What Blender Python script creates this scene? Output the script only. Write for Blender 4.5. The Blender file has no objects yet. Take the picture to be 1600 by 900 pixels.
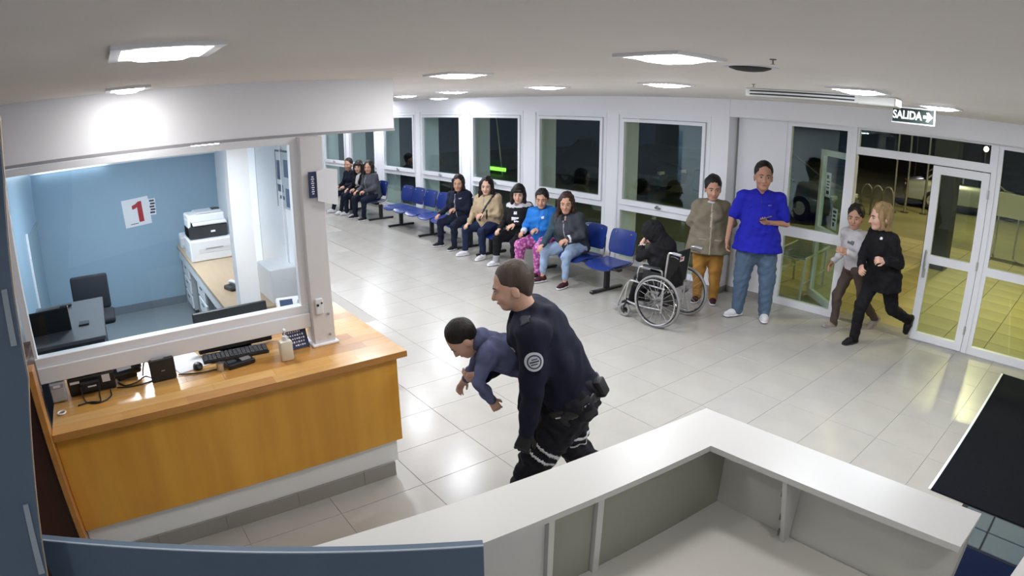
import bpy, bmesh, math, random
import numpy as np
from mathutils import Vector, Matrix, Euler

random.seed(7)
sc = bpy.context.scene
COL = sc.collection
PI = math.pi

# ---------------------------------------------------------------- camera (ceiling-mounted wide-angle lens)
CAM_F, CAM_A, CAM_YAW, CAM_PITCH, CAM_ROLL, CAM_H = 965.2343, -0.0340, -0.9173, 0.2891, 0.00107, 2.2384
cd = bpy.data.cameras.new('camera')
cam = bpy.data.objects.new('camera', cd)
COL.objects.link(cam)
cd.type = 'PANO'
pn = cd if hasattr(cd, 'panorama_type') else cd.cycles
pn.panorama_type = 'FISHEYE_LENS_POLYNOMIAL'
cd.sensor_fit = 'HORIZONTAL'
cd.sensor_width = 36.0
cd.clip_start = 0.02
pn.fisheye_fov = math.radians(170)
_c = 1600 / 36 / CAM_F
pn.fisheye_polynomial_k0 = 0
pn.fisheye_polynomial_k1 = -_c
pn.fisheye_polynomial_k2 = 0
pn.fisheye_polynomial_k3 = -CAM_A * _c ** 3
pn.fisheye_polynomial_k4 = 0
_f = Vector((math.sin(CAM_YAW) * math.cos(CAM_PITCH), math.cos(CAM_YAW) * math.cos(CAM_PITCH), -math.sin(CAM_PITCH)))
_r = Vector((math.cos(CAM_YAW), -math.sin(CAM_YAW), 0))
_u = _r.cross(_f)
_r, _u = math.cos(CAM_ROLL) * _r + math.sin(CAM_ROLL) * _u, -math.sin(CAM_ROLL) * _r + math.cos(CAM_ROLL) * _u
cam.matrix_world = Matrix(((_r.x, _u.x, -_f.x, 0), (_r.y, _u.y, -_f.y, 0), (_r.z, _u.z, -_f.z, CAM_H), (0, 0, 0, 1)))
sc.camera = cam

# ---------------------------------------------------------------- night sky, exposure
wd = bpy.data.worlds.new('night')
sc.world = wd
wd.use_nodes = True
wd.node_tree.nodes['Background'].inputs[0].default_value = (0.010, 0.013, 0.022, 1)
wd.node_tree.nodes['Background'].inputs[1].default_value = 0.6
sc.view_settings.view_transform = 'Standard'
sc.view_settings.look = 'None'
sc.view_settings.exposure = EXPOSURE = 0.36
sc.view_settings.gamma = 1.0
sc.view_settings.use_curve_mapping = False
sc.cycles.use_denoising = True
sc.cycles.adaptive_threshold = 0.06
sc.cycles.adaptive_min_samples = 20
sc.cycles.max_bounces = 7
sc.cycles.diffuse_bounces = 3
sc.cycles.glossy_bounces = 3
sc.cycles.transparent_max_bounces = 10
sc.cycles.caustics_reflective = False
sc.cycles.caustics_refractive = False
sc.cycles.sample_clamp_indirect = 4.0
PANEL = 135.0            # radiance of the ceiling panels

# ---------------------------------------------------------------- materials
MATS = {}
def mat(name, col, rough=0.5, metal=0.0, spec=0.5, var=0.0, vscale=8.0, bump=0.0, bscale=60.0, emit=None, estr=0.0, coat=0.0, stretch=None, alpha=None, sss=0.0, detail=4.0, col2=None, sheen=0.0):
    if name in MATS:
        return MATS[name]
    m = bpy.data.materials.new(name)
    m.use_nodes = True
    nt = m.node_tree
    b = nt.nodes['Principled BSDF']
    c4 = (col[0], col[1], col[2], 1)
    b.inputs['Base Color'].default_value = c4
    b.inputs['Roughness'].default_value = rough
    b.inputs['Metallic'].default_value = metal
    b.inputs['Specular IOR Level'].default_value = spec
    if coat:
        b.inputs['Coat Weight'].default_value = coat
        b.inputs['Coat Roughness'].default_value = 0.12
    if sheen:
        b.inputs['Sheen Weight'].default_value = sheen
    if sss:
        b.inputs['Subsurface Weight'].default_value = sss
        b.inputs['Subsurface Radius'].default_value = (0.02, 0.008, 0.005)
    if emit is not None:
        b.inputs['Emission Color'].default_value = (emit[0], emit[1], emit[2], 1)
        b.inputs['Emission Strength'].default_value = estr
    tc = mp = None
    if var or bump or col2:
        tc = nt.nodes.new('ShaderNodeTexCoord')
        mp = nt.nodes.new('ShaderNodeMapping')
        nt.links.new(tc.outputs['Object'], mp.inputs['Vector'])
        if stretch:
            mp.inputs['Scale'].default_value = stretch
    if var or col2:
        n = nt.nodes.new('ShaderNodeTexNoise')
        n.inputs['Scale'].default_value = vscale
        n.inputs['Detail'].default_value = detail
        nt.links.new(mp.outputs['Vector'], n.inputs['Vector'])
        r = nt.nodes.new('ShaderNodeValToRGB')
        d = col2 if col2 else tuple(max(0, x * (1 - var)) for x in col)
        r.color_ramp.elements[0].position = 0.3
        r.color_ramp.elements[1].position = 0.7
        r.color_ramp.elements[0].color = (d[0], d[1], d[2], 1)
        e = col if col2 else tuple(min(1, x * (1 + var * 0.6)) for x in col)
        r.color_ramp.elements[1].color = (e[0], e[1], e[2], 1)
        nt.links.new(n.outputs['Fac'], r.inputs['Fac'])
        nt.links.new(r.outputs['Color'], b.inputs['Base Color'])
    if bump:
        n2 = nt.nodes.new('ShaderNodeTexNoise')
        n2.inputs['Scale'].default_value = bscale
        n2.inputs['Detail'].default_value = 3
        nt.links.new(mp.outputs['Vector'], n2.inputs['Vector'])
        bp = nt.nodes.new('ShaderNodeBump')
        bp.inputs['Strength'].default_value = bump
        bp.inputs['Distance'].default_value = 0.01
        nt.links.new(n2.outputs['Fac'], bp.inputs['Height'])
        nt.links.new(bp.outputs['Normal'], b.inputs['Normal'])
    MATS[name] = m
    return m

def glass_mat(name, tint, refl_rough=0.02, ior=1.5):
    m = bpy.data.materials.new(name)
    m.use_nodes = True
    nt = m.node_tree
    nt.nodes.clear()
    o = nt.nodes.new('ShaderNodeOutputMaterial')
    t = nt.nodes.new('ShaderNodeBsdfTransparent')
    t.inputs[0].default_value = (*tint, 1)
    g = nt.nodes.new('ShaderNodeBsdfGlossy')
    g.inputs['Roughness'].default_value = refl_rough
    g.inputs[0].default_value = (0.80, 0.95, 1.0, 1)
    f = nt.nodes.new('ShaderNodeFresnel')
    ge = nt.nodes.new('ShaderNodeNewGeometry')           # both faces of a thin pane reflect alike
    mr = nt.nodes.new('ShaderNodeMapRange')
    mr.inputs['To Min'].default_value = ior
    mr.inputs['To Max'].default_value = 1 / ior
    nt.links.new(ge.outputs['Backfacing'], mr.inputs['Value'])
    nt.links.new(mr.outputs['Result'], f.inputs['IOR'])
    x = nt.nodes.new('ShaderNodeMixShader')
    nt.links.new(f.outputs[0], x.inputs[0])
    nt.links.new(t.outputs[0], x.inputs[1])
    nt.links.new(g.outputs[0], x.inputs[2])
    nt.links.new(x.outputs[0], o.inputs[0])
    MATS[name] = m
    return m

def wood_mat(name, c1, c2, axis_scale, rough=0.3, coat=0.3, scale=3.0):
    return mat(name, c1, rough=rough, col2=c2, vscale=scale, stretch=axis_scale, coat=coat, detail=6.0)

M_white = mat('white_paint', (0.90, 0.905, 0.95), 0.75, bump=0.03, bscale=200)
M_ceil = mat('ceiling_paint', (0.86, 0.825, 0.79), 0.9, var=0.03, vscale=1.5)
M_frame = mat('white_aluminium', (0.87, 0.885, 0.93), 0.35, spec=0.5)
M_grout = mat('grout', (0.38, 0.36, 0.33), 0.9)
M_tile = mat('porcelain_tile', (0.405, 0.386, 0.352), 0.25, spec=0.5, var=0.06, vscale=3.0, bump=0.008, bscale=90)
M_skirt = mat('grey_skirting', (0.30, 0.29, 0.275), 0.4)
M_glass = glass_mat('window_glass', (0.84, 0.92, 0.91), 0.015, 1.6)
M_glassd = glass_mat('entrance_glass', (0.88, 0.94, 0.91), 0.015, 1.45)
M_glass2 = glass_mat('booth_glass', (0.95, 0.98, 0.985), 0.02, 1.35)
M_emit2 = mat('office_diffuser', (0.9, 0.9, 0.9), 0.5, emit=(0.93, 0.97, 1.0), estr=PANEL * 0.48)
M_emit3 = mat('near_diffuser', (0.9, 0.9, 0.9), 0.5, emit=(1.0, 0.97, 0.94), estr=PANEL * 0.26)
M_emit = mat('light_diffuser', (0.9, 0.9, 0.9), 0.5, emit=(0.92, 0.96, 1.03), estr=PANEL)
M_black = mat('black_plastic', (0.012, 0.013, 0.016), 0.35)
M_blackm = mat('black_matte', (0.015, 0.015, 0.018), 0.7)
M_steel = mat('brushed_steel', (0.62, 0.62, 0.63), 0.28, metal=0.9)
M_dsteel = mat('dark_steel', (0.18, 0.18, 0.19), 0.35, metal=0.8)
M_whiteplastic = mat('white_plastic', (0.75, 0.76, 0.80), 0.35)
M_paper = mat('white_paper', (0.80, 0.80, 0.85), 0.8)
M_greyplastic = mat('grey_plastic', (0.32, 0.32, 0.34), 0.4)

# ---------------------------------------------------------------- mesh helpers
def link(o, parent=None):
    COL.objects.link(o)
    if parent is not None:
        o.parent = parent
    return o

def tag(o, label=None, cat=None, group=None, kind=None):
    if label: o['label'] = label
    if cat: o['category'] = cat
    if group: o['group'] = group
    if kind: o['kind'] = kind
    return o

def empty(name, loc=(0, 0, 0), rz=0.0, parent=None):
    o = bpy.data.objects.new(name, None)
    o.location = loc
    o.rotation_euler = (0, 0, rz)
    o.empty_display_size = 0.05
    return link(o, parent)

class MB:
    def __init__(s):
        s.bm = bmesh.new()
    def _new(s, r, M):
        bmesh.ops.transform(s.bm, matrix=M, verts=r)
    def box(s, c, size, rot=None, bev=0.0, seg=1):
        g = bmesh.ops.create_cube(s.bm, size=1.0)
        vs = g['verts']
        M = Matrix.Translation(c)
        if rot is not None:
            M = M @ (rot.to_4x4() if isinstance(rot, Matrix) else Euler(rot).to_matrix().to_4x4())
        M = M @ Matrix.Diagonal((size[0], size[1], size[2], 1))
        s._new(vs, M)
        if bev:
            es = list({e for v in vs for e in v.link_edges})
            bmesh.ops.bevel(s.bm, geom=es, offset=bev, segments=seg, affect='EDGES', profile=0.5)
        return s
    def bx(s, x0, x1, y0, y1, z0, z1, bev=0.0):
        return s.box(((x0 + x1) / 2, (y0 + y1) / 2, (z0 + z1) / 2), (abs(x1 - x0), abs(y1 - y0), abs(z1 - z0)), bev=bev)
    def cyl(s, p0, p1, r, r2=None, seg=12, caps=True):
        p0, p1 = Vector(p0), Vector(p1)
        d = p1 - p0
        L = d.length
        if L < 1e-6: return s
        q = d.to_track_quat('Z', 'Y')
        M = Matrix.Translation((p0 + p1) / 2) @ q.to_matrix().to_4x4()
        g = bmesh.ops.create_cone(s.bm, cap_ends=caps, segments=seg, radius1=r, radius2=r if r2 is None else r2, depth=L)
        s._new(g['verts'], M)
        return s
    def ball(s, c, r, scale=(1, 1, 1), u=12, v=8, rot=None):
        g = bmesh.ops.create_uvsphere(s.bm, u_segments=u, v_segments=v, radius=r)
        M = Matrix.Translation(c)
        if rot is not None: M = M @ rot.to_4x4()
        s._new(g['verts'], M @ Matrix.Diagonal((*scale, 1)))
        return s
    def tube(s, pts, r, seg=8, closed=False, caps=True):
        pts = [Vector(p) for p in pts]
        n = len(pts)
        rings = []
        prev = None
        for i, p in enumerate(pts):
            if closed:
                t = pts[(i + 1) % n] - pts[i - 1]
            else:
                t = pts[min(i + 1, n - 1)] - pts[max(i - 1, 0)]
            t.normalize()
            if prev is None:
                a = Vector((0, 0, 1)) if abs(t.z) < 0.9 else Vector((1, 0, 0))
                x = a.cross(t).normalized()
            else:
                x = (prev - t * prev.dot(t)).normalized()
            prev = x
            y = t.cross(x)
            rr = r[i] if isinstance(r, (list, tuple)) else r
            rings.append([s.bm.verts.new(p + rr * (math.cos(2 * PI * k / seg) * x + math.sin(2 * PI * k / seg) * y)) for k in range(seg)])
        m = n if closed else n - 1
        for i in range(m):
            A, B = rings[i], rings[(i + 1) % n]
            for k in range(seg):
                s.bm.faces.new((A[k], A[(k + 1) % seg], B[(k + 1) % seg], B[k]))
        if caps and not closed:
            s.bm.faces.new(rings[0][::-1])
            s.bm.faces.new(rings[-1])
        return s
    def prism(s, poly, z0, z1, M=None):
        lo = [s.bm.verts.new((x, y, z0)) for x, y in poly]
        hi = [s.bm.verts.new((x, y, z1)) for x, y in poly]
        n = len(poly)
        s.bm.faces.new(lo[::-1]); s.bm.faces.new(hi)
        for i in range(n):
            s.bm.faces.new((lo[i], lo[(i + 1) % n], hi[(i + 1) % n], hi[i]))
        if M is not None:
            s._new(lo + hi, M)
        return s
    def lathe(s, prof, seg=20, M=None):
        rings = []
        for r, z in prof:
            rings.append([s.bm.verts.new((r * math.cos(2 * PI * k / seg), r * math.sin(2 * PI * k / seg), z)) for k in range(seg)])
        for A, B in zip(rings, rings[1:]):
            for k in range(seg):
                s.bm.faces.new((A[k], A[(k + 1) % seg], B[(k + 1) % seg], B[k]))
        s.bm.faces.new(rings[0][::-1]); s.bm.faces.new(rings[-1])
        if M is not None:
            s._new([v for r in rings for v in r], M)
        return s
    def torus(s, c, R, r, axis='y', seg=32, sg=8):
        pts = []
        for k in range(seg):
            a = 2 * PI * k / seg
            if axis == 'y': pts.append((c[0] + R * math.cos(a), c[1], c[2] + R * math.sin(a)))
            elif axis == 'z': pts.append((c[0] + R * math.cos(a), c[1] + R * math.sin(a), c[2]))
            else: pts.append((c[0], c[1] + R * math.cos(a), c[2] + R * math.sin(a)))
        return s.tube(pts, r, sg, closed=True)
    def mesh(s, name, smooth=False, angle=40):
        bmesh.ops.recalc_face_normals(s.bm, faces=s.bm.faces)
        me = bpy.data.meshes.new(name)
        if smooth:
            for f in s.bm.faces: f.smooth = True
            for e in s.bm.edges:
                if len(e.link_faces) == 2 and e.calc_face_angle(0) > math.radians(angle):
                    e.smooth = False
        s.bm.to_mesh(me)
        s.bm.free()
        return me
    def build(s, name, m, parent=None, smooth=False, loc=None, rz=None, angle=40):
        me = s.mesh(name, smooth, angle)
        me.materials.append(m)
        o = bpy.data.objects.new(name, me)
        if loc is not None: o.location = loc
        if rz is not None: o.rotation_euler = (0, 0, rz)
        return link(o, parent)

def struct(o):
    o['kind'] = 'structure'
    return o

def copy_tree(o, parent=None):
    c = o.copy()
    COL.objects.link(c)
    c.parent = parent
    for ch in list(o.children):
        copy_tree(ch, c)
    return c

def text_mesh(name, body, size, m, M, parent, depth=0.002, bold=0.0):
    cu = bpy.data.curves.new(name + '_curve', 'FONT')
    cu.body = body
    cu.size = size
    cu.extrude = depth
    cu.offset = bold
    cu.align_x = 'CENTER'
    cu.align_y = 'CENTER'
    tmp = bpy.data.objects.new(name + '_tmp', cu)
    COL.objects.link(tmp)
    dg = bpy.context.evaluated_depsgraph_get()
    me = bpy.data.meshes.new_from_object(tmp.evaluated_get(dg))
    bpy.data.objects.remove(tmp)
    bpy.data.curves.remove(cu)
    me.name = name
    me.materials.clear()
    me.materials.append(m)
    me.transform(M)
    o = bpy.data.objects.new(name, me)
    return link(o, parent)

def basis(xa, ya, za, loc):
    xa, ya, za = Vector(xa), Vector(ya), Vector(za)
    return Matrix(((xa.x, ya.x, za.x, loc[0]), (xa.y, ya.y, za.y, loc[1]), (xa.z, ya.z, za.z, loc[2]), (0, 0, 0, 1)))

CEIL = 2.44
WO, WA = (-4.2, 6.52), math.radians(2.6)      # window wall: origin at its right end, direction
DO, DA = (-4.19, 6.71), math.radians(4.2)     # entrance wall
def ww(u, d=0.0):
    return (WO[0] + u * math.cos(WA) - d * math.sin(WA), WO[1] + u * math.sin(WA) + d * math.cos(WA))
def dw(u, d=0.0):
    return (DO[0] + u * math.cos(DA) - d * math.sin(DA), DO[1] + u * math.sin(DA) + d * math.cos(DA))
# ================================================================ floor, ceiling, walls
floor = struct(MB().bx(-17.6, 1.4, -2.2, 6.95, -0.12, -0.004).build('floor', M_grout))
TX0, TY0, TSX, TSY = -2.0369, 4.3534, 0.4275, 0.5662
tile_me = MB().box((0, 0, -0.005), (TSX - 0.0028, TSY - 0.0028, 0.010), bev=0.0008).mesh('tile')
tile_me.materials.append(M_tile)
ntile = 0
for i in range(-36, 7):
    for j in range(-8, 5):
        x, y = TX0 + (i + 0.5) * TSX, TY0 + (j + 0.5) * TSY
        if x < -16.5 or x > 0.9 or y > 6.95: continue
        vis = (y > 0.345 * -x + 0.30 and y > 1.2) or (-3.2 < x < -1.4 and y > -0.8)
        if x > -1.45 and y < 2.2: vis = False
        if not vis: continue
        t = bpy.data.objects.new('tile', tile_me)
        t.location = (x, y, 0)
        link(t, floor)
        ntile += 1
print('TILES', ntile)
struct(MB().bx(-8.1, -3.5, -0.95, 1.46, -0.003, 0.002).build('floor_office', mat('office_floor', (0.20, 0.23, 0.25), 0.35)))
struct(MB().bx(-17.6, 1.4, -2.2, 7.2, CEIL, CEIL + 0.1).build('ceiling', M_ceil))
struct(MB().bx(-17.6, -17.5, -2.2, 6.5, 0, CEIL).build('wall_left', M_white))
struct(MB().bx(-17.6, 1.4, -2.3, -2.2, 0, CEIL).build('wall_front', M_white))
struct(MB().bx(1.4, 1.5, -2.2, 7.2, 0, CEIL).build('wall_right', M_white))

# window wall
WIN = [(-12.10, -10.60), (-10.40, -8.93), (-8.66, -7.19), (-7.0, -5.5), (-5.27, -3.82), (-3.50, -2.01), (-1.77, -0.28)]
b = MB()
TH = 0.46
b.bx(-13.4, 0.0, 0, TH, 2.19, CEIL)
b.bx(-13.4, 0.0, 0, TH, 0, 0.095)
us = [-13.4] + [x for w in WIN for x in w] + [0.0]
for k in range(0, len(us), 2):
    b.bx(us[k], us[k + 1], 0, TH, 0.095, 2.19)
struct(b.build('wall_back', M_white, loc=(WO[0], WO[1], 0), rz=WA))
struct(MB().bx(-13.4, 0.0, -0.012, 0.0, 0, 0.075).build('baseboard_back', M_skirt, loc=(WO[0], WO[1], 0), rz=WA))
for k, (u0, u1) in enumerate(WIN):
    w = empty('window_%d' % (k + 1), (WO[0], WO[1], 0), WA)
    struct(w)
    d0, d1 = 0.015, 0.085
    f = MB()
    f.bx(u0, u0 + 0.055, d0, d1, 0.095, 2.19).bx(u1 - 0.055, u1, d0, d1, 0.095, 2.19)
    f.bx(u0 + 0.055, u1 - 0.055, d0, d1, 2.135, 2.19).bx(u0 + 0.055, u1 - 0.055, d0, d1, 0.095, 0.15)
    f.bx(u0 + 0.055, u1 - 0.055, d0, d1, 0.84, 0.925)
    f.build('window_frame', M_frame, w)
    s = MB()
    a0, a1 = u0 + 0.06, u1 - 0.06
    s.bx(a0, a0 + 0.045, d0 - 0.025, d1 - 0.02, 0.925, 2.13).bx(a1 - 0.045, a1, d0 - 0.025, d1 - 0.02, 0.925, 2.13)
    s.bx(a0 + 0.045, a1 - 0.045, d0 - 0.025, d1 - 0.02, 2.085, 2.13).bx(a0 + 0.045, a1 - 0.045, d0 - 0.025, d1 - 0.02, 0.925, 1.0)
    sa = s.build('sash', M_frame, w)
    um = (u0 + u1) / 2
    MB().box((um, d0 - 0.034, 0.955), (0.10, 0.018, 0.022), bev=0.004).box((um, d0 - 0.05, 0.967), (0.03, 0.02, 0.05), bev=0.004).build('handle', M_steel, sa)
    MB().bx(a0 + 0.04, a1 - 0.04, 0.035, 0.043, 0.995, 2.09).build('pane', M_glass, w)
    MB().bx(u0 + 0.05, u1 - 0.05, 0.045, 0.053, 0.145, 0.845).build('pane', M_glass, w)
    MB().bx(u0 - 0.02, u0 + 0.004, -0.006, 0.02, 0.095, 2.21).bx(u1 - 0.004, u1 + 0.02, -0.006, 0.02, 0.095, 2.21).bx(u0 + 0.004, u1 - 0.004, -0.006, 0.02, 2.186, 2.21).build('casing', M_frame, w)

# entrance wall: beam above, short return, solid panel
struct(MB().bx(-0.02, 5.7, -0.19, 0.22, 2.225, CEIL).build('wall_beam', M_white, loc=(DO[0], DO[1], 0), rz=DA))
struct(MB().bx(0.012, 0.665, 0.0, 0.15, 0, 2.225).build('wall_entrance', M_white, loc=(DO[0], DO[1], 0), rz=DA))
struct(MB().bx(0.0, 0.665, -0.012, 0.0, 0, 0.075).build('baseboard_entrance', M_skirt, loc=(DO[0], DO[1], 0), rz=DA))
struct(MB().bx(-0.012, 0.0, 0.0, 0.20, 0, 0.075).build('baseboard_return', M_skirt, loc=(ww(0.012)[0], ww(0.012)[1], 0), rz=WA))

def glazed(name, u0, u1, z0, z1, rails, st=0.055, d0=0.01, d1=0.075, posts=(), parent=None, origin=None, rz=None):
    """white aluminium glazed frame: stiles, rails, one pane for each opening"""
    w = empty(name, origin or (DO[0], DO[1], 0), DA if rz is None else rz)
    f = MB()
    f.bx(u0, u0 + st, d0, d1, z0, z1).bx(u1 - st, u1, d0, d1, z0, z1)
    zs = [(z0, z0 + 0.085)] + list(rails) + [(z1 - st, z1)]
    for a, c in zs:
        f.bx(u0 + st, u1 - st, d0, d1, a, c)
    f.build('frame', M_frame, w)
    for (a, c), (e, g) in zip(zs, zs[1:]):
        MB().bx(u0 + st - 0.006, u1 - st + 0.006, (d0 + d1) / 2 - 0.004, (d0 + d1) / 2 + 0.004, c - 0.006, e + 0.006).build('pane', M_glassd, w)
    return w

struct(glazed('window_8', 0.665, 1.47, 0.0, 2.225, [(0.86, 0.98)]))
b = MB()
b.bx(1.47, 1.535, -0.005, 0.09, 0, 2.225).bx(3.055, 3.115, -0.005, 0.09, 0, 2.225)
struct(b.build('trim_1', M_frame, loc=(DO[0], DO[1], 0), rz=DA))
w = glazed('window_9', 1.535, 3.055, 1.925, 2.225, [], st=0.025)
struct(w)
# the closed leaf on the right
dr = glazed('door_1', 2.43, 3.05, 0.008, 1.915, [(0.875, 0.965)], st=0.085, d0=0.0, d1=0.06)
struct(dr)
h = MB()
h.cyl((2.475, -0.05, 0.82), (2.475, -0.05, 1.02), 0.011).cyl((2.475, -0.05, 0.85), (2.475, 0.01, 0.85), 0.008).cyl((2.475, -0.05, 0.99), (2.475, 0.01, 0.99), 0.008)
h.box((2.475, -0.004, 0.76), (0.035, 0.012, 0.10), bev=0.003)
h.build('handle', M_steel, dr)
for z in (0.25, 0.95, 1.7):
    MB().cyl((3.05, -0.012, z - 0.045), (3.05, -0.012, z + 0.045), 0.012).build('hinge', M_steel, dr)
# the open leaf, swung outwards behind the fixed light
hx, hy = dw(1.52, 0.08)
LA = math.radians(138)
dr2 = glazed('door_2', 0.0, 0.95, 0.008, 1.905, [(0.83, 0.93)], st=0.07, d0=-0.03, d1=0.03, origin=(hx, hy, 0), rz=LA)
struct(dr2)
MB().box((0.10, 0.045, 1.88), (0.22, 0.04, 0.05), bev=0.006).tube([(0.0, 0.09, 1.90), (0.2, 0.07, 1.90)], 0.008).build('door_closer', M_whiteplastic, dr2)
struct(glazed('window_10', 3.115, 5.6, 0.0, 2.225, [(0.865, 0.955)], st=0.05))
MB_th = MB().bx(1.47, 3.115, -0.02, 0.10, 0.0, 0.006)
struct(MB_th.build('trim_2', M_steel, loc=(DO[0], DO[1], 0), rz=DA))

# notices taped to the open leaf
def notice(name, label, loc, rz, w, hgt, rows, parent=None, hdr=None, mp=M_paper, ink=None):
    """a sheet standing in the local xz plane, facing local -y"""
    t = empty(name, loc, rz, parent)
    MB().bx(-w / 2, w / 2, 0, 0.0015, -hgt / 2, hgt / 2).build('sheet', mp, t)
    ink = ink or mat('print_ink', (0.03, 0.03, 0.06), 0.8)
    p = MB()
    for (x0, x1, z0, z1) in rows:
        p.bx(x0 * w, x1 * w, -0.001, 0.0, z0 * hgt, z1 * hgt)
    if rows: p.build('print', ink, t)
    if label: tag(t, label, 'notice')
    return t
def on_leaf(u, z, d=0.05):
    return (hx + u * math.cos(LA) - d * math.sin(LA), hy + u * math.sin(LA) + d * math.cos(LA), z)
n = notice('paper_notice', 'white printed notice taped high on the open glass door leaf', on_leaf(0.70, 1.48, 0.012), LA + PI, 0.15, 0.30,
       [(-0.35, 0.1, 0.25, 0.4), (-0.3, 0.3, 0.1, 0.16), (-0.3, 0.25, -0.02, 0.04), (-0.3, 0.3, -0.14, -0.08), (-0.25, 0.3, -0.38, -0.24)])
n = notice('paper_notice', 'white printed notice taped low on the open glass door leaf', on_leaf(0.42, 1.10, 0.012), LA + PI, 0.15, 0.26,
       [(-0.35, 0.3, 0.28, 0.4), (-0.3, 0.2, 0.1, 0.2), (-0.3, 0.3, -0.08, 0.02), (-0.25, 0.1, -0.35, -0.15)])

# ---------------------------------------------------------------- bulkhead over the reception window, booth walls
SX = -3.57
struct(MB().bx(-8.1, SX, -1.3, 1.79, 2.12, CEIL).build('wall_bulkhead', M_white))
struct(MB().bx(SX - 0.02, SX + 0.012, -1.3, 1.79, 2.112, 2.128).build('trim_3', mat('grey_trim', (0.35, 0.34, 0.36), 0.5)))
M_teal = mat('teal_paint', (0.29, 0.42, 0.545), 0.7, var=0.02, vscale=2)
struct(MB().bx(-8.1, -8.0, -0.95, 1.53, 0, 1.84).build('wall_office', M_teal))
struct(MB().bx(-8.1, -7.995, -0.95, 1.53, 1.84, 2.12).build('wall_office_band', M_white))
struct(MB().bx(-8.0, -7.985, -0.85, 1.45, 0.002, 0.10).build('baseboard_office', mat('slate_skirting', (0.16, 0.19, 0.23), 0.4)))
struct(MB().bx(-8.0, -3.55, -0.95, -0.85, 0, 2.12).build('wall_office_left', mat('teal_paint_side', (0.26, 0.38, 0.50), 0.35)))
struct(MB().bx(-8.0, -4.28, 1.45, 1.53, 0, 2.12).build('wall_office_right', M_white))
struct(MB().bx(-4.72, -4.58, 0.92, 1.08, 0.0, 2.12).build('wall_pillar', M_white))
struct(MB().bx(-7.95, -6.83, -0.85, -0.838, 0.02, 1.30).build('door_4', mat('office_glazed_blue', (0.22, 0.32, 0.39), 0.25)))
struct(MB().bx(-6.83, -6.79, -0.85, -0.832, 0.02, 1.33).build('trim_4', M_frame))
# the office ceiling light glimpsed above the blue wall
t = empty('office_light', (-7.965, -0.35, 1.90)); tag(t, 'white tube light on the wall above the blue office wall', 'light')
MB().box((0, 0, 0.03), (0.06, 0.9, 0.03), bev=0.004).build('housing', M_whiteplastic, t)
MB().cyl((0.01, -0.42, 0), (0.01, 0.42, 0), 0.016).build('tube', mat('tube_glow', (0.9, 0.9, 0.9), emit=(0.85, 0.95, 1.0), estr=9), t)

# ---------------------------------------------------------------- ceiling fittings
def ceiling_light(x, y, label, s=0.29, name='ceiling_light', em=None):
    t = empty(name, (x, y, CEIL))
    tag(t, label, 'ceiling light', 'square ceiling panels')
    f = MB()
    o, i = s / 2, s / 2 - 0.028
    f.bx(-o, o, -o, -i, -0.012, 0).bx(-o, o, i, o, -0.012, 0).bx(-o, -i, -i, i, -0.012, 0).bx(i, o, -i, i, -0.012, 0)
    f.build('frame', M_frame, t)
    bm = bmesh.new(); n = 4; G = []
    for a_ in range(n + 1):
        for b_ in range(n + 1):
            u_, v_ = -1 + 2 * a_ / n, -1 + 2 * b_ / n
            G.append(bm.verts.new((i * u_, i * v_, -0.006 - 0.020 * ((1 - u_ ** 4) * (1 - v_ ** 4)) ** 0.5)))
    for a_ in range(n):
        for b_ in range(n):
            bm.faces.new((G[a_ * (n + 1) + b_], G[a_ * (n + 1) + b_ + 1], G[(a_ + 1) * (n + 1) + b_ + 1], G[(a_ + 1) * (n + 1) + b_]))
    q = MB(); q.bm.free(); q.bm = bm
    q.build('diffuser', em or M_emit, t, True)
    return t
LIGHTS = [(-1.74, 0.19, 'largest square ceiling panel, above the service window wall'), (-3.29, 0.17, 'square ceiling panel close to the white bulkhead'),
          (-1.39, 1.76, 'wide bright ceiling panel before the round vent'), (-2.98, 1.90, 'square ceiling panel just past the end of the bulkhead'),
          (-2.75, 3.45, 'ceiling panel midway to the windows, behind the wide bright panel'), (-4.20, 3.60, 'ceiling panel above the row of seated women'),
          (-1.34, 3.42, 'ceiling panel beside the long air conditioner'), (-1.20, 4.72, 'small ceiling panel beyond the exit sign'),
          (-7.60, 4.00, 'farthest ceiling panel, beside the corner of the bulkhead')]
for x, y, l in LIGHTS:
    ceiling_light(x, y, l, s=0.22 if x < -3.2 and y < 1 else 0.29, em=M_emit3 if y < 1.95 else None)
# panels of the same ceiling that the bulkhead or the frame hides
for x, y in [(-9.4, 5.6), (-11.6, 4.4), (-5.9, 3.7), (-9.6, 3.6), (-12.6, 5.6), (-15.2, 5.2), (-14.6, 3.4), (0.4, 1.0), (0.3, 4.2), (-0.2, -1.0), (-7.8, 2.4), (-5.6, 2.4)]:
    ceiling_light(x, y, 'square ceiling panel of the waiting room hidden past the bulkhead', em=M_emit3 if x > -1 else None)
t = ceiling_light(-6.2, 0.2, 'large square panel in the office ceiling', s=0.5, em=M_emit2); t.location.z = 2.118
t = ceiling_light(-3.95, 0.65, 'unseen square panel added to the office ceiling to light the pillar', s=0.30, em=M_emit2); t.location.z = 2.118  # added panel, out of view; lights the front of the pillar

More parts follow.
